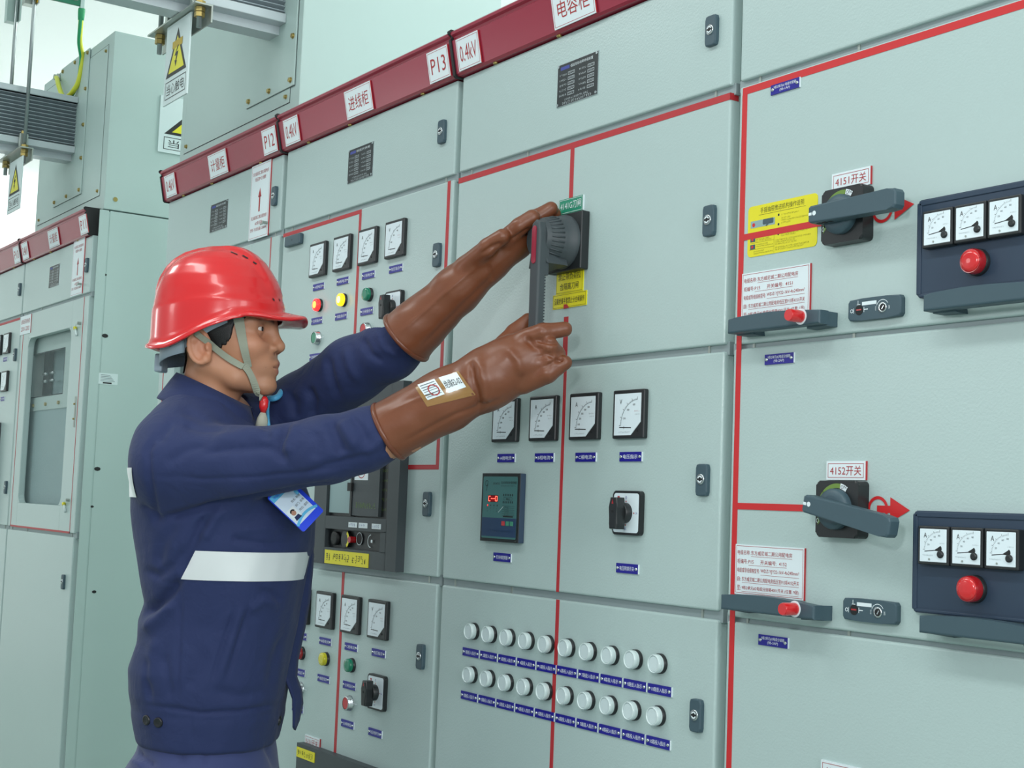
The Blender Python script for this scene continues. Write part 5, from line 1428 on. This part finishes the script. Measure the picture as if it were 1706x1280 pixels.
patch('reflective_band', lambda V, N: (V[:, 1] > -.02) & (np.abs(V[:, 2]-.5*(zt+zb)) < .06), [((0, 0, zt), (0, 0, 1)), ((0, 0, zb), (0, 0, -1)), (tuple(a_), tuple(nrm)), ((fx, 0, 0), (1, 0, 0))], 'reflective', jacket, label='silver white reflective band')
z1, z0 = L(235, 782, 2.6)[2], L(238, 829, 2.6)[2]; fxb = L(247, 805, 2.58)[0]
patch('reflective_band', lambda V, N: (V[:, 0] < fxb+.03) & (np.abs(V[:, 2]-.5*(z0+z1)) < .06), [((0, 0, z1), (0, 0, 1)), ((0, 0, z0), (0, 0, -1)), ((fxb, 0, 0), (1, 0, 0))], 'reflective', jacket, label='silver white reflective band')
for (u, v) in ((244.5, 1200), (264, 1204), (465, 1201)):
    o = Vector(CAMW); dr = (PMI.to_3x3() @ (at(u, v, 1.0)-CAM)).normalized(); hit = jbvh.ray_cast(o, dr)
    if hit[0] is None: continue
    n = hit[1]; n = n if n.dot(dr) < 0 else -n
    M_ = Matrix.Translation(PM.to_3x3() @ hit[0]) @ (PM.to_3x3() @ n).to_track_quat('Z', 'Y').to_matrix().to_4x4()
    b = MB(M_); b.lathe((0, 0), [(.0090, -.001), (.0090, .0025), (.0070, .0035), (.0060, .0028), (.001, .0028)], 'button_dark', 20)
    b.build('button', jacket, tuple(PO), world=True)
# trousers and shoes
TL = [level(1190, 250, 450, .140), level(1250, 234, 458, .158), level(1280, 214, 462, .166), level(1330, 216, 462, .172), level(1228, 240, 455, .154)]
TL.sort(); lo, hi, h = (-.24, -.36, .03), (.34, .36, 1.0), .007
P = grid(lo, hi, h); d = loft(P, [(TL[0][0]-.08, TL[0][1]+.01, TL[0][2], TL[0][3]-.02, .165)]+TL)
for s in (1, -1):
    hp, kn, an, to = leg[s]
    d = smin(d, chain(P, [hp+np.array((0, 0, -.08)), kn, an+np.array((0, 0, .02))], [.105, .085, .075], .05), .06)
d = smax(d, .075-P[..., 2], .01)
TV, TF = nets(d, lo, h); TV = relax(TV, TF, 2)
TV = folds(TV, TF, [([(228, 1250), (236, 1262), (262, 1280)], 5, -5), ([(215, 1268), (240, 1276)], 5, 4), ([(345, 1248), (338, 1275)], 4, -3), ([(300, 1245), (304, 1278)], 6, -3), ([(440, 1240), (452, 1262), (460, 1278)], 5, -4)])
TV = lump(TV, normals(TV, TF), .0012, 30, 2)
skin_mesh('trousers', TV, TF, 'trouser_navy', person, label='navy work trousers')
for s in (1, -1):
    an, to = leg[s][2], leg[s][3]
    lo, hi, h = np.minimum(an, to)-.09, np.maximum(an, to)+.09, .006
    P = grid(lo, hi, h); d = sd_cone(P, an+np.array((-.02, 0, -.03)), np.array((to[0]-.01, to[1], .045)), .048, .042)
    d = smin(d, sd_cone(P, an, an+np.array((0, 0, .04)), .045, .045), .03); d = smax(d, .002-P[..., 2], .006)
    v_, f_ = nets(d, lo, h); skin_mesh('shoe', relax(v_, f_, 1), f_, 'shoe_black', person)

# ---- rubber gloves
def glove(pts, rs, fingers, extra, fl, label, flat=None, k=.012):
    allp = np.array(pts+[p for f in fingers for p in f[0]]); lo, hi, h = allp.min(0)-.075, allp.max(0)+.05, .0026
    P = grid(lo, hi, h); d = chain(P, pts, rs, .02)
    for e in extra: d = smin(d, sd_cone(P, e[0], e[1], e[2], e[3]), .018)
    fd = None
    for f, r in fingers:
        e = chain(P, f, r, .004); fd = e if fd is None else np.minimum(fd, smin(fd, e, .003))
    d = smin(d, fd, k)
    ax = pts[1]-pts[0]; ax = ax/np.linalg.norm(ax); cutd = (P-pts[0])@ax
    d = smax(d, -cutd, .003)
    hol = np.maximum(sd_cone(P, pts[0]-ax*.02, pts[0]+ax*.05, rs[0]-.0055, rs[0]-.012), cutd-.05)
    d = smax(d, -hol, .002)
    v, f = nets(d, lo, h); v = relax(v, f, 2, .5); v = folds(v, f, fl); v = lump(v, normals(v, f), .0007, 55, 5); v = relax(v, f, 1, .3)
    g = skin_mesh('rubber_glove', v, f, 'rubber_brown', person, label=label)
    a = Vector(ax); s_ = a.cross(Vector((0, 0, 1))).normalized(); t = a.cross(s_); r0 = rs[0]-.0012
    ring = [Vector(pts[0])+(s_*math.cos(2*PI*i/40)+t*math.sin(2*PI*i/40))*r0 for i in range(40)]
    b = MB(); V = []; F = []
    for i, p in enumerate(ring):
        out = (p-Vector(pts[0])).normalized()
        for j in range(10):
            an = 2*PI*j/10; q = p+out*(.0036*math.cos(an))+a*(.0046*math.sin(an)); V.append(tuple(PM @ q-PO))
    for i in range(40):
        for j in range(10): F.append((i*10+j, i*10+(j+1) % 10, ((i+1) % 40)*10+(j+1) % 10, ((i+1) % 40)*10+j))
    b.add(V, F, 'rubber_rim', True); b.build('cuff_rim', g, tuple(PO), world=True)
    return g, BVHTree.FromPolygons([Vector(q) for q in v], f.tolist())
gR, bR = glove([L(648, 719, 2.42), L(740, 668, 2.405), L(815, 630, 2.395), L(868, 602, 2.39)], [.0530, .0505, .0500, .0460],
    [([L(872, 568, 2.375), L(905, 553, 2.365), L(941, 549, 2.372)], [.0180, .0150, .0128]),
     ([L(880, 588, 2.37), L(915, 578, 2.358), L(928, 590, 2.375), L(915, 596, 2.40)], [.0180, .0160, .0145, .013]),
     ([L(880, 612, 2.37), L(918, 602, 2.358), L(934, 606, 2.375), L(918, 614, 2.40)], [.0180, .0155, .0140, .013]),
     ([L(872, 638, 2.376), L(912, 622, 2.360), L(941, 604, 2.360)], [.0190, .0165, .0132]),
     ([L(828, 590, 2.425), L(858, 556, 2.455), L(880, 534, 2.462)], [.020, .0165, .0130])],
    [(L(850, 600, 2.39), L(893, 610, 2.385), .040, .026)],
    [([(783, 598), (788, 630), (797, 662), (800, 690)], 5, -4), ([(797, 596), (806, 640), (812, 676)], 7, 3), ([(893, 566), (912, 570), (934, 572)], 3, -3), ([(908, 588), (928, 598), (938, 601)], 3, -2.5), ([(908, 612), (925, 602), (940, 598)], 3, -2.5),
     ([(875, 560), (890, 578), (905, 586)], 5, -3), ([(640, 690), (720, 655), (790, 625)], 3, 1.2), ([(668, 738), (760, 690), (850, 660)], 4, -1.5), ([(845, 580), (862, 600), (870, 630)], 7, 2.5)], 'brown rubber glove with two paper labels', k=.007)
gL, bL = glove([L(677, 563, 2.58), L(765, 480, 2.545), L(812, 440, 2.525), L(862, 400, 2.505)], [.0545, .0400, .0315, .0240],
    [([L(778, 446, 2.522), L(812, 413, 2.476), L(837, 394, 2.464)], [.0220, .0165, .0138]),
     ([L(842, 398, 2.488), L(866, 378, 2.474), L(887, 362, 2.470)], [.0165, .0150, .0132]),
     ([L(860, 385, 2.51), L(892, 364, 2.505), L(918, 348, 2.505)], [.0165, .0150, .0132]),
     ([L(868, 392, 2.525), L(902, 370, 2.525), L(924, 356, 2.520)], [.0160, .0145, .0125]),
     ([L(866, 410, 2.53), L(888, 398, 2.53), L(900, 388, 2.53)], [.0150, .0135, .0120])],
    [(L(830, 425, 2.52), L(868, 408, 2.52), .026, .022)],
    [([(800, 425), (818, 412), (838, 404)], 4, -2.5), ([(660, 560), (740, 490), (800, 440)], 3, 1.2), ([(812, 440), (820, 456), (822, 470)], 3, -2), ([(700, 580), (760, 520), (840, 440)], 4, -1.2), ([(846, 404), (870, 388), (884, 378)], 3, -2.5)], 'brown rubber glove reaching to the hub', k=.009)
def gl_decal(b, bvh, quad, m, lift, nu=8, nv=5):
    o = Vector(CAMW); V = []
    for j in range(nv+1):
        for i in range(nu+1):
            s, t = i/nu, j/nv; q = (np.array(quad[0])*(1-s)+np.array(quad[1])*s)*(1-t)+(np.array(quad[3])*(1-s)+np.array(quad[2])*s)*t
            dr = (PMI.to_3x3() @ (at(q[0], q[1], 1.0)-CAM)).normalized(); hit = bvh.ray_cast(o, dr)
            p, n = (hit[0], hit[1]) if hit[0] is not None else (PMI @ at(q[0], q[1], 2.37), -dr)
            n = n if n.dot(dr) < 0 else -n
            V.append(tuple(PM @ (p+n*lift)-PO))
    F = [(j*(nu+1)+i, (j+1)*(nu+1)+i, (j+1)*(nu+1)+i+1, j*(nu+1)+i+1) for j in range(nv) for i in range(nu)]
    b.add(V, F, m, True)
def sub(quad, s0, s1, t0, t1):
    q = np.array(quad, float); f = lambda s, t: tuple((q[0]*(1-s)+q[1]*s)*(1-t)+(q[3]*(1-s)+q[2]*s)*t)
    return [f(s0, t0), f(s1, t0), f(s1, t1), f(s0, t1)]
Q1 = [(696, 642), (724, 632), (741, 657), (713, 667)]; Q2 = [(731, 630), (761, 621), (777, 645), (748, 655)]
b = MB(); gl_decal(b, bR, [(692, 646), (764, 618), (792, 658), (712, 678)], 'tape_clear', .0008, 12, 8); gl_decal(b, bR, Q1, 'white_label', .0014)
for k in range(6): gl_decal(b, bR, sub(Q1, .08, .92, .12+.14*k, .16+.14*k), 'grey_ink', .0019, 4, 1)
for k in range(12):
    a0, a1 = 2*PI*k/12, 2*PI*(k+1)/12; c = lambda a, r: (.62+r*.30*math.cos(a), .58+r*.34*math.sin(a)); q = np.array(Q1, float)
    f = lambda p: tuple((q[0]*(1-p[0])+q[1]*p[0])*(1-p[1])+(q[3]*(1-p[0])+q[2]*p[0])*p[1])
    gl_decal(b, bR, [f(c(a0, 1)), f(c(a1, 1)), f(c(a1, .8)), f(c(a0, .8))], 'red_ink', .0022, 1, 1)
b.build('paper_label', gR, tuple(PO), 'white paper label with round red stamp', world=True)
b = MB(); gl_decal(b, bR, Q2, 'white_label', .0014)
def glyph_on(b, bvh, quad, t, m, s0, s1, t0, t1, lift):
    V, F = text_mesh(t); q = np.array(quad, float); o = Vector(CAMW); out = []
    for x, y in V:
        s, tt = s0+(s1-s0)*x, t1+(t0-t1)*y; p2 = (q[0]*(1-s)+q[1]*s)*(1-tt)+(q[3]*(1-s)+q[2]*s)*tt
        dr = (PMI.to_3x3() @ (at(p2[0], p2[1], 1.0)-CAM)).normalized(); hit = bvh.ray_cast(o, dr)
        p = hit[0] if hit[0] is not None else PMI @ at(p2[0], p2[1], 2.37)
        out.append(tuple(PM @ (p-dr*lift)-PO))
    b.add(out, F, m)
glyph_on(b, bR, Q2, '绝缘E2-02', 'black_ink', .05, .96, .22, .72, .0024)
b.build('paper_label', gR, tuple(PO), 'white paper label with black number', world=True)
# ---- identity badge on its lanyard
bd = thing('identity_badge', 'blue and white identity badge hanging on the worker\'s chest under his right arm', 'badge', at(505, 850, 2.50))
bo = WLOC[bd.name]
c0, cx_, cy_ = at(474, 826, 2.500), at(521, 818, 2.508)-at(474, 826, 2.500), at(505, 888, 2.490)-at(474, 826, 2.500)
wx, wy = .056, .088                                     # a true rectangle hung askew from its lower corners
pl, pr = at(505, 888, 2.488), at(540, 851, 2.520)
ux = (pr-pl).normalized(); uy = at(474, 826, 2.500)-pl; uy = (uy-ux*uy.dot(ux)).normalized(); un = ux.cross(uy)
cen = (pl+pr)*.5+uy*(wy/2)
BM_ = Matrix((ux, uy, un)).transposed().to_4x4(); BM_.translation = cen-bo
b = MB(BM_); b.prism(rrect(wx, wy, .004), -.0015, .0015, 'badge_blue'); b.build('badge_holder', bd, tuple(bo), world=True)
b = MB(BM_); n = .0017
b.rect(-wx/2+.001, -wy/2+.014, wx/2-.0075, wy/2-.004, n, 'badge_paper')
b.rect(-wx/2+.001, wy/2-.016, wx/2-.0075, wy/2-.004, n+.0002, 'badge_cyan'); b.text('中国南方电网', -.003, wy/2-.010, .036, .005, n+.0004, 'badge_blue')
b.arc((0, -wy/2-.030), .052, .005, 60, 122, n+.0002, 'badge_cyan', 16)
b.rect(-.024, -.022, -.006, .002, n+.0002, 'white_label'); b.disc((-.015, -.008), .0050, n+.0005, 'photo_skin', 16); b.flat([(-.022, -.022), (-.008, -.022), (-.010, -.0145), (-.020, -.0145)], n+.0004, 'jacket_navy'); b.arc((-.015, -.0065), .0042, .0028, 10, 170, n+.0006, 'hair_black', 10)
for k, t in enumerate(('姓名: 检修', '部门: 变电', '岗位: 值班')): b.text(t, .008, .008-.010*k, .022, .0048, n+.0002, 'black_ink')
b.build('badge_card', bd, tuple(bo), world=True)
b = MB(); pts = [(448, 664, 2.70), (456, 664, 2.69), (464, 660, 2.70), (470, 650, 2.73), (473, 640, 2.76)]
b.tube([at(*p)-bo for p in catmull(pts, 4)], .0058, 'badge_cyan', 10)
b.tube([at(*p)-bo for p in catmull([(448, 664, 2.70), (446, 690, 2.66), (452, 730, 2.58), (470, 790, 2.535), (496, 822, 2.504)], 4)], .003, 'badge_cyan', 8)
b.build('lanyard', bd, tuple(bo), 'light blue lanyard', world=True)
